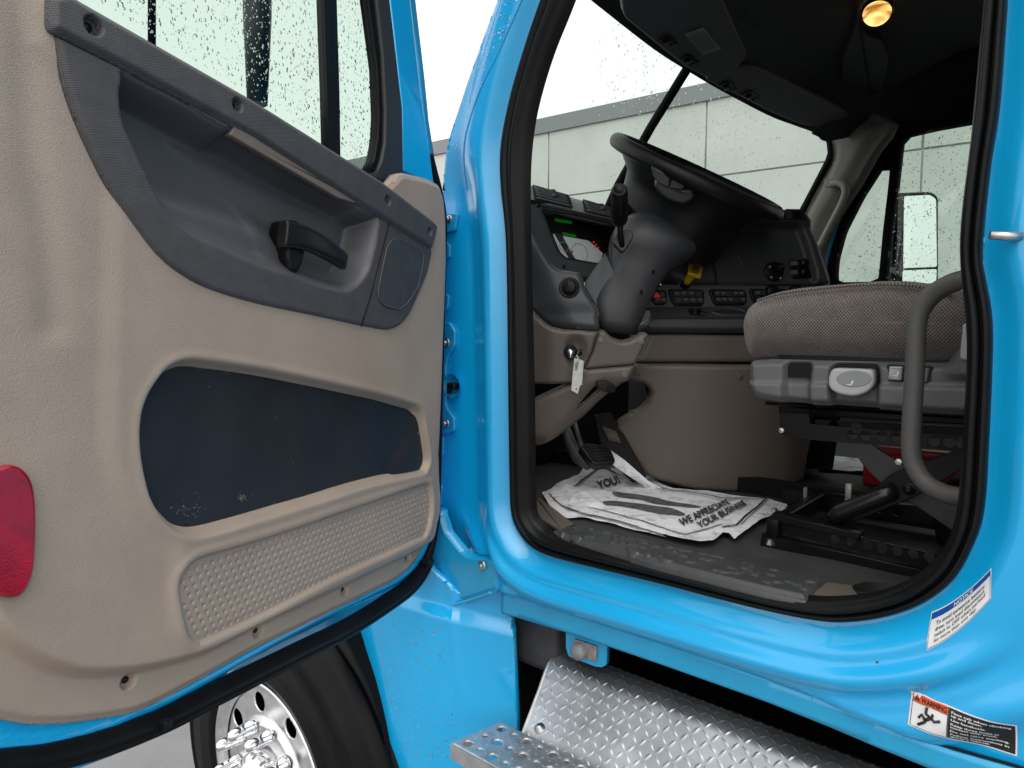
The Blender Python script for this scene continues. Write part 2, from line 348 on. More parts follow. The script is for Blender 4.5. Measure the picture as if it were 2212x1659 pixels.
# lower edge of the sill, left to right
sill_low = S.Q([(1000,1206),(1050,1200),(1072,1232),(1083,1278),(1106,1286),(1239,1330),(1350,1365),(1480,1408),(1659,1470),(1759,1507),(1859,1548),(1959,1589),(2049,1623),(2192,1664),(2260,1688)])
side_outline += S.Q([(850,1170),(870,1285),(985,1292)])+sill_low
side_outline += [(sill_low[-1][0]+1.2, sill_low[-1][1]-.02), (sill_low[-1][0]+1.2, 1.15), (top_l[0]+.2, 1.15)]
rim = seal_out
def bodyH(X, Y):
    sh = X.shape if hasattr(X, 'shape') else None
    X = np.atleast_1d(np.asarray(X, float)); Y = np.atleast_1d(np.asarray(Y, float))
    d = -sd(X, Y, rim); d = np.abs(d)
    h = -.004 + .030*ss(d, 0, .045) - .010*ss(d, .075, .12)                        # the jamb rolls outwards from the seal
    h += .0035*np.exp(-((d-.118)/.006)**2)*ss(-Y, .42, .5)
    h += .014*ss(d, .055, .075)*(1-ss(d, .085, .11))*ss(-Y, .40, .50)              # bead along the sill
    low = ss(-Y, .44, .52); h += low*(.012*ss(d, .10, .15)-.024*ss(d, .155, .20))
    left = ss(-X, .02, .10)*ss(.42-Y, 0, .15); h -= left*.034*ss(d, .03, .13)      # hinge pillar falls back
    h += .006*ss(X, .98, 1.02)*ss(Y, -.62, -.5)                                    # outer skin beyond the jamb
    dl = dist(X, Y, sill_low, False)[0]; kk = ss(dl, .002, .012); h = h*kk-.004*(1-kk)
    # bulge of the jamb foot at the front lower corner
    h += .008*np.exp(-((X+.02)**2/.0035+(Y+.47)**2/.006))
    return h.reshape(sh) if sh is not None else float(h[0])
relief('cab_side', S, side_outline, bodyH, .0075, PAINT, truck, holes=[inset(rim, .007)], skirt=.015)
lb = MB(); lb.tube([S.w(u, v, -.012) for u, v in cr(S.Q([(1092,-2),(1060,75),(1026,167),(990,275),(955,385),(951,410)]), 5, False)], .0035, 6); lb.build('pillar_edge', RUB, truck)
# windscreen flange strip with sealer seam on the A pillar
sm = MB(); a = S.Q([(1212-66,-2),(1100,110),(1060,190),(1030,270),(1008,350),(1001,410)])
sm.tube([S.w(u, v, bodyH(u, v)+.0005) for u, v in cr(a, 8, False)], .0016, 6); sm.build('seam', PAINTD, truck)
# door seal
V, F = ringloft(S, seal_out, seal_in, [(-.02,-.012),(0,.006),(.10,.015),(.26,.018),(.33,.006),(.37,.003),(.42,.006),(.46,.020),(.60,.025),(.70,.022),(.74,.012),(.80,.012),(.90,.002),(1.0,-.012)], 420)
sl = MB(); sl.add(V, F); sl.build('door_seal', RUB, truck)
nb = MB(); c = S.q(1905,1417); nb.lathe([(.0022,0),(.0016,.0004),(0,.0004)], S.w(c[0], c[1], bodyH(c[0], c[1])+.0004), S.N, 9); nb.build('paint_chip', mat('chip_rust', (.10,.07,.05), .8), truck)
# inner jamb behind the seal so that no daylight leaks
jin = np.array(seal_in); # rocker rail under the sill
Rk = S.off(.012)
rt = Rk.Q([(1083,1277),(1106,1284),(1239,1327),(1350,1362),(1480,1405),(1659,1467),(1759,1504),(1859,1545),(1959,1586),(2049,1620),(2192,1661),(2260,1685)])
rb = Rk.Q([(1083,1325),(1106,1331),(1250,1374),(1450,1442),(1659,1516),(1792,1569),(1909,1619),(1976,1646),(2060,1680),(2260,1768)])
def railH(X, Y): return .002*np.sin(X*3)
ext = 1.0
rail = rt+[(rt[-1][0]+ext, rt[-1][1]-.03), (rb[-1][0]+ext, rb[-1][1]-.03)]+rb[::-1]
relief('rocker_rail', Rk, rail, railH, .010, PAINTD, truck, skirt=.03)
gp_ = MB(); gp_.tube([Rk.w(u, v+.0035, -.002) for u, v in cr(rt, 6, False)], .0022, 6); gp_.build('rail_gap_shadow', RUB, truck)  # black tube added as the shadow in the gap above the rail
# mounting tab under the rail with its rubber buffer
tb = MB(); tp = S.off(-.004); tb.prism(tp, rnd(tp.Q([(1222,1366),(1311,1395),(1309,1437),(1300,1442),(1285,1440),(1228,1418),(1222,1400)]), .004), -.012, 0, .001)
tab = tb.build('mounting_tab', PAINTD, truck)
bb = MB(); bb.prism(tp, rnd(tp.Q([(1242,1378),(1291,1395),(1291,1428),(1242,1408)]), .003), .0, .006, .001); bb.build('buffer_plate', mat('dirty_steel', (.26,.22,.20), .6, noise=(60,.6,1.4)), tab)
bb = MB(); c = tp.q(1259,1402); bb.lathe([(0,.026),(.012,.026),(.016,.022),(.017,0)], tp.w(*c), tp.N, 24); bb.build('rubber_buffer', mat('worn_rubber', (.22,.22,.23), .55, noise=(80,.7,1.3)), tab)
# ---------------------------------------------------------------- hinge pillar hardware
HP = S.off(-.020)
def bolt(pl, x, y, h, r, parent, name='bolt', z=0):
    b = MB(); c = pl.q(x, y); O = pl.w(c[0], c[1], h)
    b.lathe([(r*1.9,0),(r*1.9,.0025),(r*1.5,.003),(r*1.15,.0032)], O, pl.N, 20)
    b.lathe([(r,.003),(r,.0085),(r*.85,.0095),(0,.0095)], O, pl.N, 6, flat=True)
    return b.build(name, BOLT, parent)
def hb(pts, nm='hinge_bracket', h=.012, r=.005):
    m = MB(); m.prism(HP, rnd(HP.Q(pts), r), -.004, h, .003); return m.build(nm, PAINTD, truck)
b1 = hb([(948,455),(963,460),(996,462),(990,498),(976,503),(948,505)]); bolt(HP, 979, 474, .012, .0045, b1)
b2 = hb([(940,694),(978,696),(990,715),(989,748),(975,768),(970,790),(970,872),(975,885),(988,902),(988,930),(975,936),(940,938)]); bolt(HP, 973, 740, .012, .0055, b2); bolt(HP, 972, 913, .012, .0055, b2)
for pts in ([(948,517),(966,519),(976,530),(976,556),(966,561),(948,561)], [(944,632),(964,634),(974,640),(972,666),(962,676),(944,678)], [(936,940),(962,942),(962,980),(958,990),(936,990)], [(930,1042),(956,1044),(960,1053),(956,1092),(948,1100),(930,1101)]):
    hb(pts, 'hinge_leaf', .008, .004)
cs = MB(); c = HP.q(985,833); O = HP.w(*c); cs.lathe([(.028,.004),(.020,-.002),(.014,-.012),(.010,-.014)], O+HP.N*.012, HP.N, 24); cs.build('check_strap_well', PAINTD, truck)
cs = MB(); e = HP.w(*HP.q(945,833), .02); cs.box((e+O+HP.N*.012)/2, (np.linalg.norm(O-e)/2+.004, .002, .0035), (RT, HP.N, (0,0,1)), .001); cs.box(O+HP.N*.018+RT*.006, (.013,.010,.008), b=.004); cs.box(O+HP.N*.016-RT*.004+np.array((0,0,-.006)), (.004,.006,.012), b=.003); cs.build('check_strap', BLACK, truck)
# ---------------------------------------------------------------- lower cowl cover and fender skirt
CW = S.off(.028)
def cowlH(X, Y):
    a = CW.q(1000,1200); b = CW.q(1010,1300)
    return .006*ss(sd(X, Y, CW.Q([(914,1233),(981,1304),(1150,1250),(1100,1150),(960,1100),(930,1120)])), .004, -.010)
cw = CW.Q([(930,1100),(946,1104),(953,1118),(963,1150),(1000,1196),(1018,1206),(1062,1209),(1072,1216),(1074,1275),(1070,1281),(1010,1305),(985,1308),(972,1305),(922,1232),(913,1240),(880,1290),(860,1260)])
relief('cowl_cover', CW, rnd(cw, .006), cowlH, .0025, PAINTD, truck, skirt=.03)
cv = bpy.data.objects['cowl_cover']; bolt(CW, 1050, 1218, .012, .0055, cv)
rg = MB(); rr = [CW.w(*CW.q(x, y), .014) for x, y in cr([(915,1228),(935,1262),(958,1290),(977,1302),(1012,1296),(1070,1276)], 6, False)]; rg.tube(rr, .0035, 8); rg.build('cover_edge', PAINTD, cv)
_f0 = S.off(.055); _f1 = _f0.q(975,1330); FD = PL(_f0.w(*_f1), (.925,.38,0))
fo = FD.Q([(700,1240),(870,1190),(905,1205),(930,1240),(985,1285),(1012,1297),(1040,1294),(1075,1277),(1083,1300),(1097,1345),(1100,1356),(1107,1372),(1112,1480),(1116,1560),(1116,1900)])
arch = FD.Q([(836,1700),(832,1640),(815,1560),(790,1480),(762,1415),(750,1385),(720,1330)])
fo = fo+[(arch[0][0], arch[0][1]-.25)]+arch
cx0 = FD.q(975,1330)[0]; cx1 = FD.q(1006,1600)[0]; cy0 = FD.q(975,1330)[1]; cy1 = FD.q(1006,1600)[1]
def fendH(X, Y):
    cx = cx0+(cx1-cx0)*np.clip((Y-cy0)/(cy1-cy0), -.5, 1.5); t = X-cx
    h = .0*X - .04*np.clip(t, 0, 1) - .006*ss(np.abs(t), .014, 0)*0
    top = FD.q(975,1312)[1]
    h += .004*ss(t, -.02, 0)*(1-ss(t, 0, .012))
    h -= .016*ss(Y-(top+.0-(t*.12)), -.035, -.004)                                # shoulder rolls over at the top
    h -= .9*np.clip(-t-.05, 0, 1)**2
    return h
fsk = relief('fender_skirt', FD, fo, fendH, .006, PAINT, truck, skirt=.02)
# black liner in the wheel arch
ln = MB(); al = cr(arch[::-1], 6, False); al = [(-.62,.02-.02)]+al if False else al
W = np.array([FD.w(u, v, -.01) for u, v in al]); G = [[p+np.array((-.0,d,0)) for p in W] for d in (0,.1,.25,.45,.7)]; ln.grid(G); ln.build('wheel_arch_liner', BLACKM, truck)
# dark chassis behind the step
ch = MB(); ch.box((.9,.62,.80), (1.5,.02,.52)); ch.box((1.0,.50,1.245), (1.25,.46,.035), b=.01); ch.box((.75,.42,.92), (1.3,.16,.06)); ch.box((-.21,.42,.85), (.004,.30,.40)); ch.box((.6,.95,.95), (2.4,.05,.14)); ch.box((-.3,.66,.9), (.9,.02,.5))
ch.build('chassis_frame', BLACKM, truck)
fl = MB(); p = S.off(-.10); fl.box((-.02,.16,1.16), (.075,.10,.14), b=.02); fl.build('cab_mount', mat('mount_grey', (.05,.05,.055), .5, noise=(12,.6,1.5)), truck)
# ---------------------------------------------------------------- the open door (75 degrees), a part of the truck; its inner face looks rearwards
H0 = np.array((-.193, -.052, ZC)); D = PL(H0, (-.2588, .9659, 0))
door = emp('door', truck, H0+D.U*-.45+np.array((0,0,-.55)), label='open driver door with tan trim and rain-spotted window')
pan = [(-170,-400),(92,-400),(112,-100),(118,10),(180,50),(560,262),(700,340),(815,408),(846,374),(862,378),(905,388),(932,402),(942,430),(947,480),(950,560),(947,640),(942,760),(938,880),(934,985),(940,1003),(941,1060),(938,1106),(930,1145),(913,1196),(886,1233),(853,1257),(760,1303),(640,1362),(553,1403),(440,1468),(333,1526),(290,1543),(233,1554),(150,1565),(67,1568),(0,1556),(-60,1535),(-120,1490),(-160,1400),(-175,1200)]
step = [(-180,-100),(960,-100),(958,560),(948,900),(938,1000),(943,1090),(935,1130),(919,1176),(800,1236),(660,1302),(553,1353),(473,1394),(417,1419),(300,1449),(200,1460),(133,1455),(67,1433),(0,1390),(-50,1330),(-80,1240)]
pocket = [(330,823),(345,806),(367,795),(393,791),(450,797),(553,812),(686,838),(803,863),(868,881),(880,886),(889,902),(900,965),(903,992),(898,1006),(886,1013),(786,1033),(660,1070),(553,1101),(470,1124),(433,1134),(400,1138),(367,1131),(345,1113),(327,1090),(310,1053),(297,996),(292,953),(292,920),(297,886),(310,853)]
dim = rnd([(363,1262),(372,1232),(396,1206),(433,1192),(553,1158),(710,1106),(896,1046),(910,1048),(914,1075),(913,1106),(905,1140),(892,1162),(700,1247),(553,1322),(425,1380),(405,1384),(384,1366),(370,1315)], .01)
panel = rnd(D.Q(pan), .012); stepc = cr(D.Q(step), 4); pocketc = cr(D.Q(pocket), 4); dimc = dim = cr(D.Q([(363,1262),(372,1232),(396,1206),(433,1192),(553,1158),(710,1106),(880,1049),(904,1044),(911,1055),(914,1085),(911,1120),(900,1156),(870,1170),(700,1247),(553,1322),(430,1377),(405,1382),(384,1366),(370,1315)]), 4)
ridge = cr(D.Q([(212,-100),(212,300),(206,560),(200,800),(198,930),(205,1010),(235,1075),(290,1130),(335,1165),(350,1200),(345,1290),(352,1360),(385,1408),(420,1416),(1100,1100),(1200,-100)]), 4)
stripe = cr(D.Q([(30,-50),(40,250),(62,420),(85,560),(92,700)]), 5, False)
# dots of the dimpled band
dots = []
c0 = np.array(D.q(398,1209.3)); ex = np.array((.0136, .0)); ey = np.array((-.0021, -.0113))
for i in range(-6, 60):
    for j in range(-4, 16): dots.append(c0+ex*(i+.5*(j % 2))+ey*j)
dots = np.array(dots); dd = sd(dots[:,0], dots[:,1], dimc); dots = dots[dd < -.0065]
holes_px = [(278,1471),(558,1363),(745,1274),(881,1203)]; hl = [D.q(*p) for p in holes_px]
def hD(X, Y):
    a = sd(X, Y, stepc); h = .020*ss(a, .006, -.016)
    h += .0045*ss(sd(X, Y, ridge), .012, -.022)*ss(a, .0, -.05)
    h -= .004*np.exp(-(dist(X, Y, stripe, False)[0]/.02)**2)
    b = sd(X, Y, pocketc); h -= .0205*ss(b, .013, -.001); h += .001*np.exp(-((b-.016)/.006)**2)
    c = sd(X, Y, dimc); h -= .006*ss(c, .003, -.004); h += .0016*np.exp(-((c-.008)/.006)**2)
    m = c < 0
    if m.any():
        x, y = X[m], Y[m]; q = np.full(x.shape, 1.)
        for k in range(0, len(dots), 60):
            P = dots[k:k+60]; q = np.minimum(q, np.sqrt(((x[:,None]-P[:,0])**2+(y[:,None]-P[:,1])**2)).min(1))
        hm = h[m]; hm -= .0028*ss(q, .0036, .0010); h[m] = hm
    for u, v in hl: h -= .013*ss(np.hypot(X-u, Y-v), .0115, .008)
    rim_ = sd(X, Y, panel); h -= .006*ss(rim_, -.012, 0)
    return h
win_out = cr(D.Q([(150,-10),(560,222),(826,386),(812,330),(806,200),(780,-20),(740,-200),(690,-400),(100,-400)]), 1)
hole_w = D.Q([(112,-100),(140,20),(560,260),(800,412),(846,374),(800,280),(812,-40),(760,-390),(100,-390)])
BS = D.off(.030)
bs = BS.Q([(117,66),(300,158),(553,293),(786,441)]+cr([(936,536),(934,560),(924,598),(908,636),(888,680),(868,704),(850,713),(830,715),(780,706),(686,686),(553,658),(450,626),(388,592),(342,553),(300,500),(253,430),(200,327),(160,233),(133,143),(119,80)], 4, False))
_b = np.array(ccw(bs)); _e = np.roll(_b,-1,0)-np.roll(_b,1,0); _e /= np.linalg.norm(_e,axis=1)[:,None]; bs_in = [tuple(p) for p in _b+np.stack([-_e[:,1],_e[:,0]],1)*.004]
hole_r = D.off(.026).Q([(118,-30),(190,25),(553,228),(830,404),(925,478),(925,526),(786,446),(553,300),(300,162),(122,68)])
relief('trim_panel', D, panel, hD, .0022, TAN, door, holes=[bs_in, hole_r, pocketc, dimc], skirt=.015)
relief('dimpled_strip', D, inset(dimc, -.003), lambda X, Y: hD(X, Y)-.0006, .0013, TANS, door)
# recessed dark pocket floor
PK = D.off(.0005); relief('map_pocket', PK, inset(pocketc, -.003), lambda X, Y: .010*ss(sd(X, Y, cr(D.Q([(840,1030),(905,1010),(896,900),(880,960)]), 4)), .03, -.01)+.001*np.sin(X*40), .008, DARKV, door)
sc_ = MB(); PS_ = D.off(.0022)
for _ in range(110):
    cx_, cy_, sx_, sy_ = random.choice(((420,1108,26,16),(523,1075,7,7),(523,1075,7,7),(560,930,260,150),(400,1095,30,20)))
    q_ = PS_.q(random.gauss(cx_, sx_*.6), random.gauss(cy_, sy_*.6))
    if sd(np.array([q_[0]]), np.array([q_[1]]), pocketc)[0] > -.006: continue
    r_ = random.uniform(.0004,.0011); a_ = random.uniform(0, 3); sc_.add([PS_.w(q_[0]+r_*c_*math.cos(a_+t), q_[1]+r_*c_*math.sin(a_+t)) for t, c_ in ((0,1.6),(1.4,.6),(3.1,1.4),(4.6,.5))], [(0,1,2,3)], True)
sc_.build('speck', mat('scuff_grey', (.30,.29,.28), .9), door)
# screws in the lower flange
for p in holes_px:
    m = MB(); c = D.q(*p); m.lathe([(0,.0015),(.0042,.0015),(.0048,0)], D.w(*c)-D.N*.0075, D.N, 14); m.build('screw', BLACK, door)
# blue door frame, outer skin, lower seal
lip = [(-60,-420),(862,-420),(875,-100),(868,110),(866,233),(868,367),(866,380),(935,404),(953,440),(957,560),(955,700),(951,900),(946,1106),(938,1150),(916,1206),(886,1246),(846,1274),(760,1316),(640,1376),(553,1424),(440,1490),(333,1546),(230,1592),(133,1622),(60,1638),(0,1642),(-90,1640),(-170,1600),(-230,1500),(-260,1200),(-260,-100)]
LP = D.off(-.014); lipc = cr(LP.Q(lip), 4)
hole2 = LP.Q([(112,0),(553,252),(800,408),(838,425),(846,370),(838,200),(822,0),(780,-380),(100,-380)])
relief('door_frame', LP, lipc, lambda X, Y: -.010*ss(sd(X, Y, lipc), -.012, .0)+.004*ss(sd(X, Y, lipc), -.03, -.02), .008, PAINT, door, holes=[hole2, bs_in], skirt=.03)
# window surround: blue strip from the belt up, outer skin edge
fr = MB(); FP = D.off(-.010)
fr.prism(FP, FP.Q([(832,-60),(866,233),(868,367),(872,372),(935,403),(922,300),(906,200),(884,0),(872,-80)]), -.02, .004, .004)
fr.build('upper_frame', PAINT, door)
sk = MB(); SK = D.off(-.058); sk.prism(SK, rnd(SK.Q([(-60,-450),(870,-450),(892,0),(912,180),(930,330),(940,420),(955,560),(950,900),(944,1106),(915,1220),(856,1290),(700,1370),(553,1452),(367,1548),(240,1625),(120,1668),(0,1690),(-200,1690)]), .01), -.012, .004, .004)
# the outer skin only below the belt: cut by building the upper part as a strip
sk = MB(); sk.prism(SK, SK.Q([(-300,560),(-280,0),(600,380),(900,460),(935,450),(955,560),(950,900),(944,1106),(915,1215),(856,1284),(700,1362),(553,1440),(367,1545),(240,1632),(120,1678),(0,1700),(-200,1700)]), -.010, .004, .003); sk.build('outer_skin', PAINT, door)
sk = MB(); sk.prism(SK, SK.Q([(846,-200),(862,-200),(893,0),(913,170),(922,262),(934,340),(924,330),(912,250),(900,130),(880,0)]), -.004, .006, .002); sk.build('drip_moulding', PAINTD, door)
# black seal: lower sweep and front edge
sm_ = MB(); mid = [(-120,1668),(0,1648),(80,1638),(160,1620),(227,1600),(300,1573),(367,1545),(440,1508),(553,1452),(653,1402),(753,1352),(846,1293),(886,1262),(913,1225),(931,1180),(940,1140),(944,1106),(948,930),(952,760),(956,600),(958,480),(950,420),(938,372),(928,332)]
DS = D.off(-.012); P = [DS.w(*DS.q(x, y)) for x, y in cr(mid, 5, False)]; n = len(P)
rr = [.0165 if i < n*.52 else .0165-.0085*min(1, (i-n*.52)/(n*.12)) for i in range(n)]
sm_.tube(P, rr, 14); P2 = [p+D.N*.010-np.array((0,0,.010)) for p in P[:int(n*.6)]]; sm_.tube(P2, .007, 8); sm_.build('door_seal', RUB, door)
for x, y in ((335,1556),(908,1212)):
    cl = MB(); c = DS.w(*DS.q(x, y), .018); cl.box(c, (.006,.010,.006), (D.U, D.N, D.V), .002); cl.build('seal_clip', BLACK, door)
# window: glass, frame rubbers, divider
GL = D.off(-.030)
gm = MB(); gm.prism(GL, GL.Q([(60,-400),(60,-30),(560,270),(840,400),(838,200),(815,-30),(770,-400)]), -.004, 0); gl = gm.build('window_glass', GLASS, door)
gk = MB(); GK = D.off(-.026)
gk.prism(GK, GK.Q([(783,-420),(812,-60),(823,110),(826,220),(824,300),(818,345),(805,376),(790,366),(800,345),(808,300),(810,250),(806,150),(786,0),(752,-180),(710,-420)]), -.01, .010, .004)
gk.build('window_gasket', RUB, door)
gk = MB(); GK2 = D.off(-.020)
gk.prism(GK2, GK2.Q([(812,-420),(834,-60),(846,40),(860,150),(866,233),(868,367),(852,378),(838,400),(800,384),(814,350),(822,310),(823,240),(817,120),(803,0),(776,-200),(746,-420)]), -.01, .012, .005)
gk.build('frame_rubber', mat('window_rubber', (.028,.028,.030), .5), door)
dv = MB(); dv.prism(GK2, GK2.Q([(676,-400),(693,0),(700,200),(703,320),(712,330),(712,200),(706,0),(690,-400)]), -.01, .006, .002)
dv.prism(GK2, GK2.Q([(690,-400),(706,0),(712,200),(712,330),(736,340),(734,200),(728,0),(714,-400)]), -.012, .000, .001); dv.build('window_divider', BLACK, door)
# ---- rain on the glass
def drops(name, pl, poly, n, r0, r1, parent, side=-1, dens=None, stretch=1.25, M_=WATER, hf=None):
    A = np.array(poly); lo, hi = A.min(0), A.max(0); V = []; F = []; k = 0; tries = 0
    prof = [(1, 0), (.86, .34), (.5, .55), (0, .62)]
    while k < n and tries < n*30:
        tries += 1; u = random.uniform(lo[0], hi[0]); v = random.uniform(lo[1], hi[1])
        if dens and random.random() > dens(u, v): continue
        if sd(np.array([u]), np.array([v]), poly)[0] > -.004: continue
        r = r0+(r1-r0)*random.random()**3; st = stretch*random.uniform(.85, 1.35); b = len(V); m = 8; ph = random.random(); h0 = float(hf(np.array([u]), np.array([v]))[0]) if hf else 0.
        for a, h in prof[:-1]:
            for q in range(m):
                t = 2*math.pi*q/m; w = 1+.15*math.sin(t*2+ph*6)
                V.append((u+r*a*w*math.cos(t), v+r*a*st*w*math.sin(t), h0+side*h*r*.9))
        V.append((u, v, h0+side*.62*r*.9))
        for i in range(2):
            for q in range(m): F.append((b+i*m+q, b+i*m+(q+1) % m, b+(i+1)*m+(q+1) % m, b+(i+1)*m+q))
        for q in range(m): F.append((b+2*m+q, b+2*m+(q+1) % m, b+3*m))
        F.append(tuple(b+q for q in range(m))[::-1]); k += 1
    return mk(name, V, F, M_, parent, pl.M, True, kind='stuff')
GO = D.off(-.0345); pg = GO.Q([(60,-60),(180,-10),(560,222),(700,310),(820,385),(830,250),(815,0),(780,-60)])
drops('raindrops', GO, pg, 2300, .0007, .0021, gl)
# ---- belt rail, textured, with four screw recesses
BR = D.off(.036)
br = rnd(BR.Q([(112,-14),(150,-20),(180,0),(553,215),(830,391),(936,473),(950,486),(946,510),(936,541),(920,530),(786,445),(553,296),(300,160),(117,66),(112,50)]), .006)
rh = [(203,55,.0118),(514,226,.0100),(838,433,.0092),(929,500,.0078)]; rhc = [(BR.q(x, y), r) for x, y, r in rh]
def brH(X, Y):
    a = sd(X, Y, br); h = -.008*ss(a, -.010, 0)**1.6
    for (u, v), r in rhc: h -= .013*ss(np.hypot(X-u, Y-v), r, r*.72)
    return h
rl = relief('belt_rail', BR, br, brH, .002, GREYT, door, skirt=.045)
for (u, v), r in rhc:
    m = MB(); m.lathe([(0,.002),(r*.42,.002),(r*.5,0)], BR.w(u, v, -.0125), D.N, 12); m.build('screw', BLACK, rl)
# ---- grey upper bolster with deep pull recess
rec = cr(BS.Q([(277,152),(400,222),(480,272),(503,276),(553,299),(700,391),(770,434),(786,450),(806,462),(820,470),(814,520),(806,553),(800,580),(786,603),(765,624),(740,631),(686,618),(620,593),(553,572),(467,533),(400,500),(350,443),(313,370),(290,320),(267,267),(258,213),(262,175)]), 4)
shelf = BS.Q([(200,300),(310,357),(430,398),(553,440),(600,462),(640,500),(700,560),(860,640),(700,760),(200,560)])
lw = BS.Q([(430,300),(600,388),(780,470),(860,520),(860,800),(610,640),(560,440),(500,380)])
def bsH(X, Y):
    a = sd(X, Y, bs); h = -.010*ss(a, -.009, .001)**1.6; b = sd(X, Y, rec)
    d = ss(b, .003, -.030); dep = .062-.030*ss(sd(X, Y, shelf), .012, -.040)
    h -= d*dep; h += d*.004*ss(sd(X, Y, lw), .01, -.01)
    return h
bo = relief('grey_bolster', BS, bs, bsH, .0028, GREYT, door, holes=[rec], skirt=.03)
relief('pull_recess', BS, inset(rec, -.004), lambda X, Y: bsH(X, Y)-.0008, .003, GREY, door)
for q in (D.q(492,300),): pass
st_ = MB(); ST = BS.off(-.005); st_.prism(ST, rnd(ST.Q([(503,272),(553,298),(713,394),(786,440),(760,438),(728,428),(640,377),(553,327),(493,292)]), .003), -.012, .004, .002); st_.build('tan_insert', mat('insert_tan_shaded', (.215,.175,.146), .55, bump=[('noise', 520, .5, .0012)]), door)  # shade under the belt rail put into its darker colour
# speaker grille
SPK = BS.off(.001); sp = rnd(SPK.Q([(836,533),(848,517),(862,516),(890,530),(915,547),(913,573),(903,620),(880,656),(863,668),(835,662),(820,650),(816,632),(825,585)]), .006)
m = MB(); m.prism(SPK, sp, -.006, .0008, .0006); m.build('speaker_grille', weave('speaker_mesh', (.13,.135,.145), (.008,.008,.01), 420, .5, .4, .0008, rot=.78), bo)
fr_ = MB(); fr_.tube([SPK.w(u, v, .0003) for u, v in sp], .0013, 6, closed=True); fr_.build('grille_rim', GREY, bo)
sp2 = MB(); sp2.tube([BS.w(*BS.q(x, y), .0004) for x, y in ((843,472),(822,555),(800,640),(780,706))], .0009, 6); sp2.build('panel_joint', BLACKM, bo)
# inner pull handle
hd = MB(); HK = BS.off(-.030)
hd.prism(HK, rnd(HK.Q([(607,478),(620,476),(632,486),(640,545),(634,573),(622,593),(606,587),(600,560),(599,515)]), .005), -.02, .022, .008)
hd.build('handle_base', BLACK, door)
hp = MB(); HH = BS.off(-.006); pth = cr([(609,505),(655,516),(703,541),(742,565)], 6, False); secs = []
for i, (x, y) in enumerate(pth):
    t = i/(len(pth)-1); c = HH.w(*HH.q(x, y), .006*math.sin(t*3.1)); secs.append((c, D.V*(.0215-.0070*t)+D.U*.004, D.N*(.0085), 4.))
hp.loft(secs, 16); ip = hp.build('door_handle', mat('handle_black', (.010,.010,.011), .3, spec=.4), door)
# red reflector near the rear edge
rf = MB(); RF = D.off(.024); ro = cr(RF.Q([(0,1008),(20,1004),(42,1011),(60,1032),(69,1060),(73,1110),(72,1180),(68,1225),(58,1262),(40,1284),(20,1290),(0,1288),(-30,1270),(-45,1200),(-48,1110),(-42,1050),(-25,1018)]), 4)
rf.prism(RF, ro, -.006, .006, .004); rfo = rf.build('red_reflector', mat('reflector_red', (.32,.0,.012), .3, coat=.7, noise=(30,.8,1.5), bump=[('vor', 500, .25, .0006)]), door)
# tan corner cap by the mirror triangle
cc = MB(); CP = D.off(.010); cc.prism(CP, rnd(CP.Q([(836,398),(846,384),(852,376),(866,376),(900,386),(930,400),(938,412),(943,450),(946,482),(930,474),(880,432)]), .004), -.012, .012, .006); co = cc.build('corner_cap', TAN, door)
m = MB(); c = CP.q(939,450); m.lathe([(0,.002),(.006,.002),(.007,0)], CP.w(c[0]-.002, c[1], .012), D.N, 16); m.build('plug', TANS, co)
# mirror arms outside the window, seen through the glass
mr = MB(); MO = D.off(-.26)
a = [MO.w(*MO.q(556, y)) for y in (-420, 30, 225)]; mr.tube([a[0], a[1], a[2]], [.028,.028,.020], 10, sx=1.); mr.build('mirror_housing', mat('mirror_black', (.03,.035,.04), .35), door)
mr = MB(); MO = D.off(-.20); mr.tube([MO.w(*MO.q(328, y)) for y in (-300, 115)], .0065, 8); mr.build('mirror_arm', BLACK, door)

PDROP = glassmat('paint_drop', (.95,.98,1.), 4.)
drops('raindrops', FD, FD.Q([(790,1330),(960,1335),(1000,1650),(850,1650)]), 420, .0012, .0030, truck, side=1, stretch=1.1, hf=fendH, M_=PDROP)
drops('raindrops', S, S.Q([(1096,5),(1075,60),(1040,160),(1000,270),(975,340),(985,360),(1020,290),(1060,190),(1120,60),(1140,5)]), 150, .0010, .0026, truck, side=1, stretch=1.1, M_=PDROP, hf=lambda a, b: np.atleast_1d(bodyH(a, b)))
ZF = ZC-.44
FLR = PL((0,0,ZF), (1,0,0), (0,1,0))
def zpt(x, y, z):                                            # sight line meets a level plane
    r = ray(x, y); return CAMP + r*((z-CAMP[2])/r[2])
def ypt(x, y, Y):
    r = ray(x, y); return CAMP + r*((Y-CAMP[1])/r[1])
# ---------------------------------------------------------------- floor
fm = relief('cab_floor', FLR, [(-.10,.03),(1.75,.03),(1.75,2.22),(-.95,2.22),(-.95,.14),(-.10,.14)], lambda X, Y: .0012*np.sin(X*31+np.sin(Y*17))*np.sin(Y*23), .02, MATF, truck, skirt=.03)
TH = FLR.off(.012); th = rnd(TH.Q([(1185,1147),(1226,1128),(1500,1189),(1786,1252),(1742,1288),(1650,1268),(1429,1214)]), .004)
_rb = [(random.uniform(.02,.66), random.uniform(.0,.12), random.uniform(.006,.012), random.uniform(0,3)) for _ in range(110)]
def thH(X, Y):
    h = np.zeros_like(X)
    for u, v, r, a in _rb:
        dx = (X-u)*math.cos(a)+(Y-v)*math.sin(a); dy = -(X-u)*math.sin(a)+(Y-v)*math.cos(a)
        h = np.maximum(h, .0032*ss(np.hypot(dx/1.5, dy), r, r*.7))
    return h-.008*ss(sd(X, Y, th), -.01, 0)
relief('threshold_mat', TH, th, thH, .002, MATT, truck, skirt=.012)
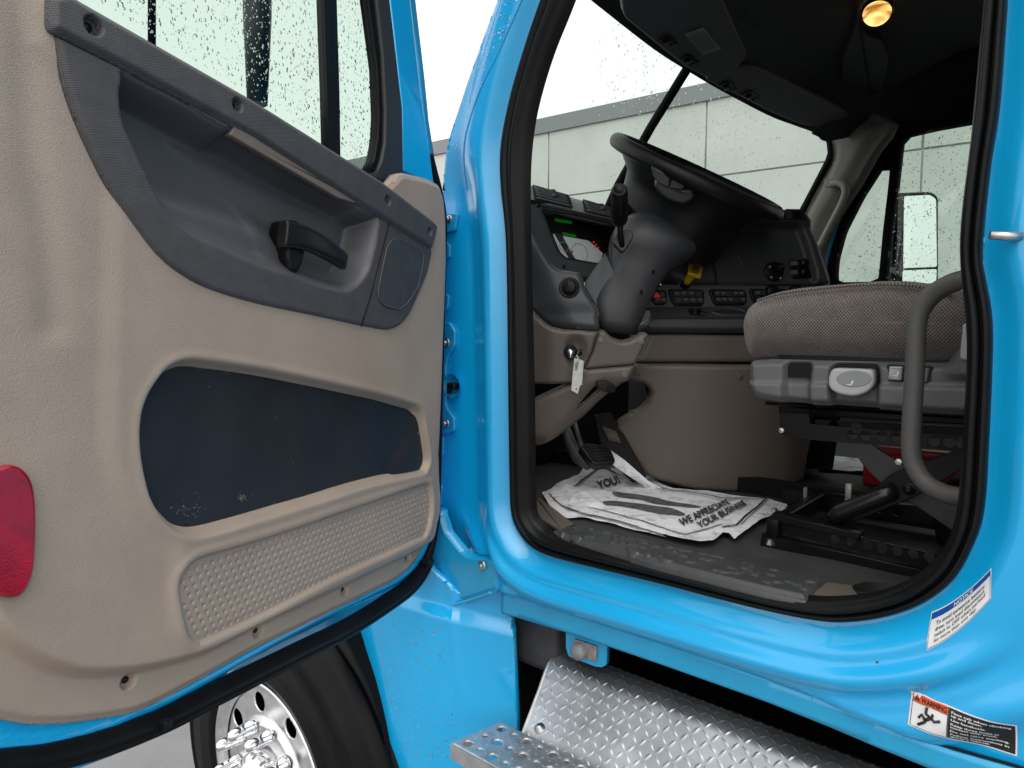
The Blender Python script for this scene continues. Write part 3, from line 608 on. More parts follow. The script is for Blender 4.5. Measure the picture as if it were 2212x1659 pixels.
def plate(name, pl, px, mat_, parent, h0=-.01, h1=0, b=.002, r=.004, **kw):
    m = MB(); m.prism(pl, rnd(pl.Q(px), r), h0, h1, b); return m.build(name, mat_, parent, **kw)
plate('sill_trim', FLR.off(.006), [(1748,1287),(1786,1257),(1860,1266),(1935,1276),(1915,1290),(1800,1296)], TAUPE, truck)
plate('kick_trim', FLR.off(.015), [(1140,1050),(1152,1066),(1200,1100),(1238,1130),(1210,1142),(1150,1110)], TAUPE, truck, r=.002)
plate('seat_bracket', FLR.off(.01), [(1840,1264),(1870,1255),(1960,1262),(1960,1284),(1852,1278)], BLACK, truck)
# ---------------------------------------------------------------- cab shell: firewall, rear wall, roof, passenger side
_sg = mat('cab_shell_grey', (.05,.05,.052), .8)
for nm_, c_, h_ in (('firewall', (-.97,1.15,1.62), (.02,1.12,.36)), ('rear_wall', (1.76,1.15,2.1), (.02,1.12,.85)), ('corner_panel', (1.30,.045,2.0), (.26,.015,.9)), ('kick_panel', (-.56,.12,1.60), (.40,.012,.42))):
    sh = MB(); sh.box(c_, h_); sh.build(nm_, _sg, truck)
# header edge follows the top of the windscreen
EP = [(1236,-35,.90),(1276,0,.90),(1306,24,.90),(1359,66,.90),(1420,112,.90),(1483,152,.90),(1556,195,.885),(1659,249,.855),(1719,272,.82),(1759,287,.79),(1782,305,.765)]
E = [zpt(x, y, ZC+z) for x, y, z in EP]; E = [np.array((-.06,.06,ZC+.80)), np.array((-.13,.22,ZC+.87))]+E
E.append(E[-1]+np.array((.08,.08,.02))); Ec = [np.array(p) for p in cr(E, 5, False)]
G = [[p+np.array((0,0,0)) for p in Ec], [p+np.array((.004,0,.006)) for p in Ec], [p+np.array((.05,0,.035)) for p in Ec], [np.array((p[0]*.6+.16, p[1], ZC+.955)) for p in Ec], [np.array((.45, p[1], ZC+1.04)) for p in Ec], [np.array((1.76, p[1], ZC+1.06)) for p in Ec]]
hl_ = MB(); hl_.grid(G); hl_.build('headliner', HEADL, truck)
hl_ = MB(); hl_.box((.75,1.15,ZC+1.12), (1.05,1.12,.02)); hl_.build('cab_roof', PAINT, truck)
# windscreen
def _wsf(p, t):
    q = p+np.array((-.02-.50*t-.06*math.sin(t*3.1), 0, .05+(.15-.05-(p[2]-ZC))*t))
    for _ in range(160):                                      # the glass ends inside the A pillar
        v = q-CAMP; X = 1106+FPX*(v@RT)/(v@AX); Y = 829.5-FPX*(v@UP)/(v@AX)
        if X > 1090-Y*.35+26: break
        q = q+np.array((.004,.012,0))
    return q
WS = [[_wsf(p, t) if i < 14 else p+np.array((-.02-.50*t-.06*math.sin(t*3.1), 0, .05+(.15-.05-(p[2]-ZC))*t)) for i, p in enumerate([Ec[0]+np.array((.01,-.035,0))]+Ec[2:]+[Ec[-1]+np.array((.1,.12,-.03))])] for t in np.linspace(0, 1, 9)]
m = MB(); m.grid(WS); ws = m.build('windscreen', GLASS, truck)
# rain on the windscreen (outside face), thinner where the wipers swept
V = []; F = []
for k in range(1500):
    i = random.random()**.8; px = random.uniform(1280, 1780); py = random.uniform(40, 460)
    dens = math.exp(-((px-1400)/70)**2)+math.exp(-((px-1560+(py-250)*.2)/80)**2)*.9+.16
    if random.random() > dens or (py-160 > .55*(px-1490)+180 and px < 1500 and random.random() < .6): continue
    r_ = ray(px, py); u = (px-1276)/510.; base = atd(px, py, 2.55+.45*u+.30*(py/400.))
    rr_ = random.uniform(.0016,.0040); V0 = len(V); n_ = np.array((-.84,0.,.54)); t1 = np.array((0,1.,0)); t2 = np.cross(n_, t1)
    for a_, h_ in ((1,0),(.8,.4),(.4,.6)):
        for q in range(7):
            t = 2*math.pi*q/7; V.append(base+(t1*math.cos(t)+t2*math.sin(t)*1.3)*rr_*a_+n_*h_*rr_)
    for i_ in range(2):
        for q in range(7): F.append((V0+i_*7+q, V0+i_*7+(q+1) % 7, V0+(i_+1)*7+(q+1) % 7, V0+(i_+1)*7+q))
    F.append(tuple(V0+14+q for q in range(7))); F.append(tuple(V0+q for q in range(7))[::-1])
mk('raindrops', V, F, WATER, ws, kind='stuff')
# centre post
cp = MB(); a = zpt(1491,150,ZC+.905)+np.array((0,0,.02)); b = np.array((a[0]-.50, a[1]+.01, ZC+.16)); mdl = (a+b)/2+np.array((-.045,0,0)); cp.tube([a, (a+mdl)/2+np.array((-.008,0,0)), mdl, (b+mdl)/2+np.array((-.008,0,0)), b], .017, 8); cp.build('centre_post', BLACKM, truck)
# sun visors and header detail on an inclined header plane
HV = PL(zpt(1483,130,ZC+.80), (.0,1.,0.), (.93,0,.36)); HV = PL(HV.O, (0,1,0), (-.93,0,-.36)) if ((CAMP-HV.O)@HV.N) < 0 else HV
def visor(pts, nm='sun_visor', mt=None, h1=.012, **k):
    m = MB(); m.prism(HV, rnd(HV.Q(pts), .02, 6), -.012, h1, .008, 4); return m.build(nm, mt or HEADV, truck, **k)
HEADV = mat('visor_dark', (.100,.104,.108), .6, bump=[('noise', 350, .3, .0006)])
v1 = visor([(1336,-40),(1545,-40),(1612,112),(1580,158),(1523,162),(1480,140),(1420,92),(1345,30)])
v2 = visor([(1520,166),(1590,141),(1630,140),(1659,152),(1828,238),(1835,262),(1812,276),(1770,272),(1722,262),(1659,236),(1600,205)])
# clips, label
VS = HV.off(.0135)
for x, y, pv in ((1440,88,v1),(1486,130,v1),(1568,188,v2),(1617,208,v2)):
    m = MB(); a = VS.Q([(x-18,y-2),(x-2,y-12),(x+8,y-10),(x+22,y+4),(x+6,y+8)]); m.tube([VS.w(*p, .001) for p in a], .0024, 6); c = VS.q(x, y); m.box(VS.w(*c, .002), (.012,.009,.004), (VS.U, VS.V, VS.N), .002); m.build('visor_clip', BLACK, pv)
lab = VS.Q([(1478,73),(1519,58),(1558,106),(1519,119)])
def quad(pl, c, h=.0006):
    c = [np.array(p) for p in c]
    def f(s, t, k=h):
        p = (c[0]*(1-s)+c[1]*s)*(1-t)+(c[3]*(1-s)+c[2]*s)*t; return pl.w(p[0], p[1], k)
    return f
def sheet(f, mt, nm, parent, h, n=2, s0=0, s1=1, t0=0, t1=1, **kw):
    m = MB(); m.grid([[f(s0+(s1-s0)*i/n, t0+(t1-t0)*j/n, h) for i in range(n+1)] for j in range(n+1)]); return m.build(nm, mt, parent, **kw)
f = quad(VS, [lab[3], lab[0], lab[1], lab[2]][::1]); sheet(f, mat('faded_label', (.34,.36,.36), .7), 'visor_label', v1, .0008)
m = MB()
for i in range(11): m.grid([[f(.12+.05*(i % 2)*0+.76*a, .10+.075*i+.025*b, .0014) for a in (0,1)] for b in (0,1)])
m.build('visor_print', mat('grey_print', (.12,.12,.12), .7), v1)
# overhead speaker perforations
VH = HV.off(.004)
for (x, y, dx, dy, ex_, ey_) in ((1571,6,11,4.4,3,8),(1722,142,8,3.3,1.5,7)):
    m = MB()
    for i in range(8):
        for j in range(6):
            if (i-3.5)**2/14+(j-2.5)**2/7 < 1:
                c = VH.q(x+dx*i*.9+ex_*j, y+dy*i*.9+ey_*j*.9); m.lathe([(.0035,0),(0,.0006)], VH.w(*c, .002), VH.N, 8)
    m.build('overhead_speaker_dot', BLACKM, truck)
# overhead console, dome lamp
oc = MB(); OC = facing(zpt(1830,200,ZC+.93), -20, -80)
oc.prism(OC, rnd(OC.Q([(1840,-60),(1852,20),(1845,60),(1818,130),(1822,175),(1880,205),(1905,190),(1920,120),(1905,85),(1870,72),(1858,50),(1870,-60)]), .01), -.02, .014, .008); oc.build('overhead_console', mat('console_black', (.020,.020,.022), .6), truck)
dl = emp('dome_lamp', truck, zpt(1895,22,ZC+.98), label='lit amber dome lamp')
LO = zpt(1895,24,ZC+.97); ln_ = (CAMP-LO)/np.linalg.norm(CAMP-LO); LN = np.array((.1,-.55,-.83)); LN /= np.linalg.norm(LN)
m = MB(); m.lathe([(.047,-.004),(.046,.004),(.040,.009)], LO, LN, 32); m.build('lamp_bezel', BLACK, dl)
lens = bpy.data.materials.new('lit_lens'); lens.use_nodes = True; nt = lens.node_tree; b_ = nt.nodes['Principled BSDF']; b_.inputs['Base Color'].default_value = (.5,.28,.08,1); b_.inputs['Roughness'].default_value = .2
tn = nt.nodes.new('ShaderNodeTexNoise'); tn.inputs['Scale'].default_value = 42; rp = nt.nodes.new('ShaderNodeValToRGB'); rp.color_ramp.elements[0].position = .38; rp.color_ramp.elements[0].color = (.22,.08,.01,1); rp.color_ramp.elements[1].position = .66; rp.color_ramp.elements[1].color = (1,.62,.20,1)
tc_ = nt.nodes.new('ShaderNodeTexCoord'); mp_ = nt.nodes.new('ShaderNodeMapping'); mp_.inputs['Scale'].default_value = (.3,.3,1.6); nt.links.new(tc_.outputs['Object'], mp_.inputs[0]); nt.links.new(mp_.outputs[0], tn.inputs['Vector']); nt.links.new(tn.outputs['Fac'], rp.inputs['Fac']); nt.links.new(rp.outputs[0], b_.inputs['Emission Color']); b_.inputs['Emission Strength'].default_value = 1.6
m = MB(); m.lathe([(.041,.004),(.040,.014),(.035,.024),(.024,.032),(.010,.036),(0,.0365)], LO, LN, 28); m.build('lamp_lens', lens, dl)
# ---------------------------------------------------------------- passenger side wall with windows
PS = PL((0,2.22,ZC), (1,0,0))
pw = PS.Q([(1690,640),(1722,462),(1765,380),(1788,335),(1784,295),(1740,262),(1750,150),(1850,-150),(2400,-300),(2400,900),(1690,900)])
h1 = rnd(PS.Q([(1926,322),(1919,400),(1907,500),(1897,608),(1806,610),(1803,600),(1806,560),(1822,500),(1860,425)]), .02)
h2 = rnd(PS.Q([(1949,294),(2020,277),(2160,252),(2140,640),(1909,640),(1917,553),(1937,400)]), .02)
relief('passenger_door', PS, pw, 0, .02, BLACKM, truck, holes=[h1, h2], skirt=.06)
m = MB(); m.box((.4,2.24,ZC-.24), (1.4,.02,.24)); m.build('passenger_door_panel', DASHD, truck)
sl_ = MB(); sl_.tube([PS.w(*PS.q(x, y), .012) for x, y in cr([(1900,305),(1862,375),(1815,470),(1787,560),(1778,640)], 4, False)], .011, 8); sl_.build('passenger_door_edge', PAINT, truck)
m = MB(); G2 = PS.off(-.03); m.prism(G2, G2.Q([(1780,640),(1800,480),(1920,280),(2180,220),(2150,660)]), -.004, 0); pg_ = m.build('passenger_window', GLASS, truck)
drops('raindrops', PS.off(-.036), PS.Q([(1812,560),(1930,330),(1950,300),(2110,268),(2085,615),(1812,612)]), 900, .0014, .0034, pg_)
# mirror beyond the passenger window
mi = emp('side_mirror', truck, PL((0,2.55,ZC),(1,0,0)).w(*PL((0,2.55,ZC),(1,0,0)).q(1985,510)))
MI = facing(PL((0,2.55,ZC),(1,0,0)).w(*PL((0,2.55,ZC),(1,0,0)).q(1985,510)), -37)
m = MB(); m.prism(MI, rnd(MI.Q([(1936,416),(2014,413),(2029,424),(2029,622),(1930,640),(1934,500)]), .02, 5), -.05, .0, .012); m.build('mirror_housing', BLACK, mi)
mm = mat('mirror_glass', (.9,.92,.92), .03, metal=1.)
for pts in ([(1951,424),(2008,421),(2021,430),(2023,577),(1949,580)], [(1948,584),(2023,581),(2021,612),(1947,616)]):
    m = MB(); m.prism(MI, rnd(MI.Q(pts), .012, 4), .001, .004, .002); m.build('mirror_glass', mm, mi)
# windscreen pillar on the far side with grab handle
PP = PL((0,2.12,ZC), (.94,-.34,0))
pl_ = PP.Q([(1760,268),(1790,288),(1800,320),(1800,345),(1792,365),(1733,474),(1694,640),(1780,640),(1766,560),(1793,484),(1847,400),(1888,326),(1926,266),(1850,240)])
relief('windscreen_pillar', PP, cr(pl_, 2), lambda X, Y: .035*ss(-sd(X, Y, pl_), 0, .06), .012, PILL, truck, skirt=.05)
pk = MB(); PPr = PP.off(.012); pk.tube([PPr.w(*PPr.q(x, y)) for x, y in cr([(1757,285),(1786,300),(1794,325),(1789,350),(1770,386),(1728,470),(1704,522)], 4, False)], .010, 8); pk.build('windscreen_rubber', BLACKM, truck)
gh = MB(); PPh = PP.off(.075); hp_ = [PPh.w(*PPh.q(x, y)) for x, y in cr([(1797,398),(1812,396),(1823,402),(1826,416),(1818,440),(1790,495),(1764,545),(1757,560)], 5, False)]; 
gh.tube(hp_, .015, 10); g0 = gh.build('pillar_handle', mat('handle_beige', (.30,.28,.25), .5), truck)
m = MB(); c = PP.q(1797,399); m.prism(PP.off(.055), rnd(PP.off(.055).Q([(1787,388),(1806,390),(1804,406),(1786,406)]), .01), 0, .022, .006); m.build('handle_foot', mat('foot_beige', (.26,.245,.22), .5), g0)
# near side B-pillar grab bar
gb = MB(); ga = [(2120,600,.06),(2095,602,.07),(2060,610,.085),(2020,632,.10),(1991,666,.105),(1980,705,.105),(1976,800,.105),(1970,900,.105),(1968,965,.105),(1975,1005,.105),(2000,1043,.10),(2040,1066,.085),(2085,1074,.07),(2120,1076,.06)]
gb.tube([ypt(x, y, Y) for x, y, Y in [tuple(q) for q in cr(ga, 6, False)]], .0143, 16); gb.build('grab_bar', GRIP, truck)
# ---------------------------------------------------------------- driver's seat
seat = emp('driver_seat', truck, (.62,.5,ZF))
SP = PL((0,.235,ZC), (1,0,0))
CLOTH = weave('seat_cloth', (.055,.044,.040), (.29,.235,.215), 180, .95, .9, .002, ratio=.85, sheen=.3)
co_ = SP.Q([(1604,672),(1621,654),(1657,635),(1725,621),(1836,611),(1909,606),(1992,610),(2110,640),(2150,700),(2150,785),(1800,778),(1680,775),(1628,776),(1608,762),(1600,738),(1596,700)])
co_ = cr(co_, 4); m = MB()
c0_ = np.array(co_).mean(0)
P = np.array(ccw(co_)); secs = []
e_ = np.roll(P,-1,0)-P; e_ /= np.linalg.norm(e_,axis=1)[:,None]; nr_ = np.stack([e_[:,1],-e_[:,0]],1); vn_ = nr_+np.roll(nr_,1,0); vn_ /= np.linalg.norm(vn_,axis=1)[:,None]
Vc = []; Fc = []; nn = len(P)
for o_, h_ in [(-.13,.030),(-.10,.029),(-.07,.026),(-.045,.020),(-.022,.010),(-.008,-.004),(0,-.024),(0,-.06),(.0,-.44),(0,-.50)]:
    if o_ < -.03:
        k_ = 1+o_/.16; Q_ = c0_+(P+vn_*-.022-c0_)*(np.array([1+(o_+.022)/.5, max(.05, 1+(o_+.022)/.125)]))
    else: Q_ = P+vn_*o_
    for p in Q_: Vc.append(SP.w(p[0], p[1], h_))
for i in range(9):
    for k in range(nn): Fc.append((i*nn+k, i*nn+(k+1) % nn, (i+1)*nn+(k+1) % nn, (i+1)*nn+k))
Fc.append(tuple(range(nn))); Fc.append(tuple(range(9*nn, 10*nn))); 
V_ = [(*((np.array(v)-SP.O)@np.stack([SP.U, SP.V, SP.N], 1)),) for v in Vc]
cu = mk('cushion', V_, Fc, CLOTH, seat, SP.M)
bm = bmesh.new(); bm.from_mesh(cu.data); bmesh.ops.recalc_face_normals(bm, faces=bm.faces[:]); bm.to_mesh(cu.data); bm.free()
pi = MB(); pi.tube([SP.w(p[0], p[1], .003) for p in SP.Q([(1606,662),(1660,642),(1710,632),(1826,621),(1909,617),(1992,622)])][:0] or [SP.w(*SP.q(x, y), .010) for x, y in cr([(1640,650),(1680,637),(1730,629),(1826,619),(1909,615),(1992,620),(2060,640)], 5, False)], .0022, 8); pi.build('piping', CLOTH, cu)
# plastic side shield
SB = PL((0,.225,ZC), (1,0,0))
sb = SB.Q([(1616,780),(1659,776),(1850,781),(2049,784),(2058,760),(2070,730),(2085,700),(2150,690),(2150,900),(2085,897),(1892,884),(1799,877),(1742,874),(1699,870),(1659,864),(1630,856),(1620,840),(1614,812)])
sb = rnd(sb, .012); R1 = rnd(SB.Q([(1695,786),(1750,787),(1746,815),(1748,880),(1697,880),(1694,830)]), .008); R2 = rnd(SB.Q([(1795,788),(1896,790),(1896,900),(1799,900),(1794,840)]), .01); lowr = SB.Q([(1500,824),(2200,840),(2200,1000),(1500,1000)])
R3 = rnd(SB.Q([(1880,830),(2200,842),(2200,795),(2040,790),(1880,787)]), .01)
def sbH(X, Y):
    h = -.012*ss(sd(X, Y, sb), -.014, 0)**1.3; h -= .022*ss(sd(X, Y, R1), .008, -.006)+.026*ss(sd(X, Y, R2), .006, -.006)
    h += .009*ss(sd(X, Y, lowr), .006, -.004); h += .012*ss(X, SB.q(2052,800)[0]-.02, SB.q(2052,800)[0]+.02)*ss(Y, SB.q(2060,812)[1]-.01, SB.q(2060,812)[1]+.006); return h
relief('side_shield', SB, sb, sbH, .003, GREYM, seat, skirt=.02)
bk = MB(); bk.box((.80,.48,ZC-.065), (.34,.24,.035)); bk.box((.80,.48,ZC-.10), (.31,.22,.012)); bk.build('seat_pan', BLACK, seat)
m = MB(); L2 = SB.off(.0); m.prism(L2, rnd(L2.Q([(1802,794),(1893,797),(1894,830),(1880,846),(1852,856),(1815,850),(1797,838),(1794,820)]), .010), -.012, .018, .005); hdl = m.build('adjuster_lever', LGREY, seat)
L3 = L2.off(.018); m = MB(); m.prism(L3, L3.Q([(1845+38*math.cos(t), 818+18*math.sin(t)) for t in np.linspace(0, 6.283, 33)[:-1]]), -.004, .0012, .001); mm_ = m.build('lever_pad', mat('lever_pad_grey', (.25,.26,.27), .35), hdl); 
def icon(pl, x, y, s, parent, h):
    m = MB(); c = np.array(pl.q(x, y))
    for a in ([(-.6,-.4),(-.2,-.45),(.4,-.45),(.5,-.35),(-.2,-.25)], [(.3,-.3),(.5,.5),(.8,.5),(.6,-.3)]): m.prism(pl, [tuple(c+np.array(p)*s) for p in a], h, h+.0006, 0)
    m.build('seat_symbol', WHITE, parent)
icon(L2, 1841, 826, .009, hdl, .0200)
m = MB(); m.prism(SB, rnd(SB.Q([(1915,787),(2016,791),(2018,822),(2008,832),(1916,828)]), .005), -.01, -.0, .002); m.build('switch_bezel', BLACK, seat)
m = MB(); m.prism(SB, rnd(SB.Q([(1923,791),(1952,792),(1949,822),(1920,820)]), .003), -.01, .009, .004); sw = m.build('seat_switch', LGREY, seat); icon(SB, 1936, 807, .008, sw, .0092)
m = MB(); m.prism(SB, rnd(SB.Q([(1957,792),(2010,795),(2004,828),(1955,824)]), .004), -.01, .004, .003); m.build('seat_switch', GREYM, seat)
m = MB(); m.prism(SB, rnd(SB.Q([(2084,700),(2120,690),(2120,782),(2078,776),(2079,745)]), .004), .012, .020, .004); m.build('shield_cap', LGREY, seat)
# scissor suspension: side rails with punched holes, arms, base tracks
def punched(name, pl, px, holes, mt, th=.004, r=.003, parent=seat, res=.0035):
    o = rnd(pl.Q(px), r); hs = []
    for x, y, rr_ in holes:
        c = pl.q(x, y); hs.append([(c[0]+rr_*math.cos(a), c[1]+rr_*math.sin(a)) for a in np.linspace(0, 2*math.pi, 17)[:-1]])
    return relief(name, pl, o, 0, res, mt, parent, holes=hs, skirt=th, sm=False)
U1 = PL((0,.245,ZC), (1,0,0))
punched('upper_rail', U1, [(1685,892),(1742,896),(1750,916),(1900,929),(2150,946),(2150,982),(1900,962),(1750,950),(1700,945),(1685,936)], [(1841,938,.0095),(1868,941,.0095),(1886,941,.0045),(1904,943,.0095),(1935,945,.0095),(2017,953,.0095),(2050,956,.0095),(2078,959,.0095)], FRAME)
m = MB(); m.prism(U1.off(-.02), U1.Q([(1686,893),(1740,896),(1744,935),(1690,940)]), -.03, .0, .003); m.build('rail_end', FRAME, seat)
m = MB(); m.box((.74,.60,ZC-.155), (.22,.01,.012)); m.build('cross_bar', FRAME, seat)
m = MB(); c = U1.q(1690,929); m.lathe([(.0055,0),(.0055,.006),(0,.007)], U1.w(*c, .001), U1.N, 6, flat=True); m.build('bolt', BOLT, seat)
U2 = PL((0,.52,ZC), (1,0,0)); punched('far_rail', U2, [(1740,905),(2150,925),(2150,950),(1740,935)], [(1800,920,.012),(1850,923,.012),(1980,930,.012)], FRAME)
m = MB(); U3 = PL((0,.40,ZC), (1,0,0)); m.prism(U3, rnd(U3.Q([(1700,872),(2150,900),(2150,915),(1700,890)]), .003), -.1, .05, .003); m.tube([ypt(1655,871,.3), ypt(1760,878,.3)], .004, 8); m.build('cross_frame', FRAME, seat)
SA = PL((0,.30,ZC), (1,0,0)); plate('scissor_arm', SA, [(1796,1100),(1880,1063),(1925,1023),(1990,1000),(2100,958),(2100,1000),(2020,1050),(1960,1080),(1870,1117),(1810,1140)], FRAME, seat, -.005, .004, .002, .01)
SA2 = PL((0,.335,ZC), (1,0,0)); plate('scissor_arm', SA2, [(1828,955),(1875,950),(1905,975),(1950,1000),(1985,1040),(2040,1078),(2100,1110),(2100,1175),(2020,1120),(1960,1080),(1920,1060),(1870,1010)], mat('arm_steel', (.030,.031,.034), .4, noise=(10,.8,1.3)), seat, -.005, .004, .002, .01)
m = MB(); c = SA.q(1965,1055); m.lathe([(.012,0),(.012,.003),(.008,.004),(.008,.010),(.004,.012),(0,.012)], SA.w(*c, .004), SA.N, 12, flat=True); m.build('pivot_nut', FRAME, seat)
m = MB(); c = SA.q(1944,996); m.lathe([(.006,0),(.006,.006),(0,.007)], SA.w(*c, .006), SA.N, 6, flat=True); m.build('bolt', BOLT, seat)
dm = MB(); dm.tube([ypt(x, y, .285) for x, y in ((1792,1122),(1815,1108),(1905,1070),(1928,1062),(1936,1060))], [.012,.0165,.0175,.0165,.006], 16); dm.build('damper_boot', mat('boot_black', (.012,.012,.013), .22, bump=[('noise', 30, .3, .004)]), seat)
B1 = PL((0,.245,ZC), (1,0,0))
punched('base_track', B1, [(1672,1118),(1860,1158),(1864,1163),(2150,1225),(2150,1265),(1860,1192),(1672,1148)], [(1803,1165,.009),(1838,1168,.009),(1874,1178,.009),(1905,1184,.009),(1938,1190,.009),(1972,1197,.009),(2007,1204,.0095),(2040,1210,.009)], FRAME)
m = MB(); m.prism(B1.off(.004), B1.Q([(1670,1108),(1860,1150),(1858,1166),(1672,1124)]), -.03, .004, .002); m.prism(B1.off(.0), B1.Q([(1650,1150),(2150,1262),(2150,1290),(1990,1252),(1645,1182)]), -.006, .012, .003); m.box((.56,.53,ZF+.04), (.10,.008,.02)); m.box(((.46,.38,ZF+.04)), (.012,.15,.018), b=.003); m.box((.62,.55,ZF+.03), (.25,.012,.018)); m.build('base_frame', FRAME, seat)
for x, y in ((1664,1172),(1673,1103)):
    m = MB(); O = zpt(x, y+4, ZF+.045); m.lathe([(.008,0),(.008,.003),(.0055,.003),(.0055,.009),(0,.010)], O, (0,0,1), 6, flat=True); m.build('bolt', BOLT, seat)
U4 = PL((0,.45,ZC), (1,0,0)); punched('inner_track', U4, [(1800,1075),(2100,1105),(2100,1140),(1800,1110)], [(1870,1100,.010),(1904,1100,.010),(1938,1105,.010)], FRAME)
m = MB(); m.lathe([(.0,-.02),(.075,-.02),(.085,.02),(.075,.08),(.06,.11),(0,.11)], (.78,.47,ZF+.03), (0,0,1), 24); m.build('air_spring', BLACKM, seat)
m = MB()
for x, y, dy in ((1737,1095,-18),(1741,1095,-20)): m.box(zpt(x, y, ZF+.03)+np.array((0,0,.015)), (.0012,.004,.03))
m.box(ypt(1833,1067,.40), (.006,.004,.022), b=.001); m.build('cable_clip', mat('clip_metal', (.35,.33,.30), .4, metal=.6), seat)
# ---------------------------------------------------------------- dashboard
dash = emp('dashboard', truck, (-.1,.9,ZC-.1))
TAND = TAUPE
A1 = facing(atd(1240,520,1.86), -22, 18)                      # instrument face
def relp(name, pl, px, hf, res, mt, parent=dash, r=.006, skirt=.02, holes=(), smooth=False, **kw):
    o = cr(pl.Q(px), 4) if smooth else rnd(pl.Q(px), r)
    return relief(name, pl, o, hf if callable(hf) else (lambda X, Y: 0*X+hf), res, mt, parent, holes=holes, skirt=skirt, **kw)
ins = rnd(A1.Q([(1170,452),(1320,480),(1327,492),(1311,553),(1293,570),(1222,558),(1208,546)]), .006)
relief('instrument_surround', A1, A1.Q([(1120,436),(1170,449),(1320,477),(1400,492),(1400,620),(1255,600),(1205,600),(1165,580),(1120,560)]), lambda X, Y: .004*ss(sd(X, Y, ins), .0, .010), .004, DASH, dash, holes=[ins], skirt=.03)
A2 = A1.off(-.035); m = MB(); m.prism(A2, A2.Q([(1140,430),(1400,470),(1400,600),(1160,600)]), -.01, 0); ip_ = m.build('instrument_cluster', BLACKM, dash)
m = MB(); 
for a in (ins,):
    n = len(a); m.add([A1.w(u, v, .004) for u, v in a]+[A1.w(u, v, -.036) for u, v in a], [(k, (k+1) % n, n+(k+1) % n, n+k) for k in range(n)])
m.build('cluster_hood', BLACK, dash)
for pts in ([(1196,468),(1232,474),(1235,484),(1200,478)], [(1214,502),(1243,508),(1245,513),(1217,508)]):
    m = MB(); m.prism(A2, A2.Q(pts), 0, .002); m.build('green_display', mat('green_led', (.0,.05,.0), .4, emit=((.0,.42,.03), .13)), ip_)
m = MB(); c = A2.q(1280,522)
for i in range(3): m.prism(A2, [(c[0]+.006*i, c[1]-.008*i), (c[0]+.006*i+.004, c[1]-.008*i), (c[0]+.006*i+.004, c[1]-.008*i-.004), (c[0]+.006*i, c[1]-.008*i-.004)], 0, .003)
m.build('warning_light', mat('red_led', (.2,0,0), .4, emit=((1,.02,.02), .4)), ip_)
A3 = A1.off(-.030); m = MB(); m.prism(A3, rnd(A3.Q([(1192,505),(1272,520),(1310,554),(1293,572),(1224,559),(1213,548)]), .003), -.003, 0); dl_ = m.build('gauge_face', mat('gauge_sky_reflection', (.66,.72,.70), .35), ip_)  # sky reflection in the gauge lens painted as a white face
for (x, y, r_) in ((1252,545,.026),(1218,533,.014)):
    m = MB(); c = A3.q(x, y); m.tube([A3.w(c[0]+r_*math.cos(t), c[1]+r_*math.sin(t), .0008) for t in np.linspace(0, 6.28, 25)[:-1]], .0007, 5, closed=True)
    for t in np.linspace(-.6, 3.7, 11): m.tube([A3.w(c[0]+r_*k*math.cos(t), c[1]+r_*k*math.sin(t), .0008) for k in (.8,.95)], .0006, 4)
    m.build('gauge_dial', mat('dial_grey', (.30,.34,.34), .5), dl_)
m = MB(); m.prism(A3, A3.Q([(1196,503),(1213,506),(1242,560),(1228,557)]), 0, .0006); m.build('gauge_shadow_bar', mat('gauge_dark', (.03,.035,.045), .4), dl_)
m = MB(); m.prism(A3, A3.Q([(1228,543),(1238,542),(1237,545),(1230,546)]), .0006, .0012); m.build('gauge_needle', mat('needle_red', (.6,.01,.02), .4), dl_)
for x, y in ((1216,577),(1160,446)):
    m = MB(); c = A1.q(x, y); m.lathe([(0,.003),(.0045,.003),(.0055,.001),(.0055,0)], A1.w(*c, .004), A1.N, 14); m.build('screw', BLACK, dash)
# hood over the instruments with defroster louvres
hx = [1118,1141,1165,1190,1215,1240,1265,1290,1315,1340,1370,1400]
def hT(x): return 399+(x-1141)*.296
def hpt(x, t, lift=0.):                                       # hood section: t=0 crest, 1 = start of the front face
    return atd(x+4*t, hT(x)+(33-.06*(x-1141))*t-5*math.sin(t*math.pi)*.6, 2.02-.13*t)+np.array((0,0,lift))
rows = [[hpt(x, 0)+np.array((-.10,0,-.05)) for x in hx], [hpt(x, 0) for x in hx]]+[[hpt(x, t) for x in hx] for t in (.25,.5,.75,1.)]
m = MB(); m.grid(rows); hood = m.build('dash_hood', DASHD, dash)
m = MB(); m.grid([[hpt(x, 1.) for x in hx], [atd(x+5, hT(x)+42-.05*(x-1141), 1.872) for x in hx], [atd(x+5, hT(x)+56-.10*(x-1141), 1.868) for x in hx], [atd(x+5, hT(x)+60-.10*(x-1141), 1.91) for x in hx]]); m.build('hood_lip', BLACK, dash)
def louvre(x0, x1, n=6):
    m = MB()
    m.grid([[hpt(x, t, .0012) for x in np.linspace(x0, x1, 8)] for t in (.06,.3,.6,.94)]); lb_ = m.build('louvre_base', BLACKM, hood)
    m = MB()
    for k in range(n):
        t = .10+.155*k; m.tube([hpt(x, t, .004) for x in np.linspace(x0+k*1.2, x1+k*1.2, 8)], .0036, 6)
    for x in (x0*.35+x1*.65,): m.box(hpt(x, .55, .008), (.006,.014,.004), b=.002); m.box(hpt(x-6, .02, .004), (.004,.008,.004), b=.001)
    m.build('defroster_louvre', DASH, hood)
louvre(1150, 1228); louvre(1258, 1330)
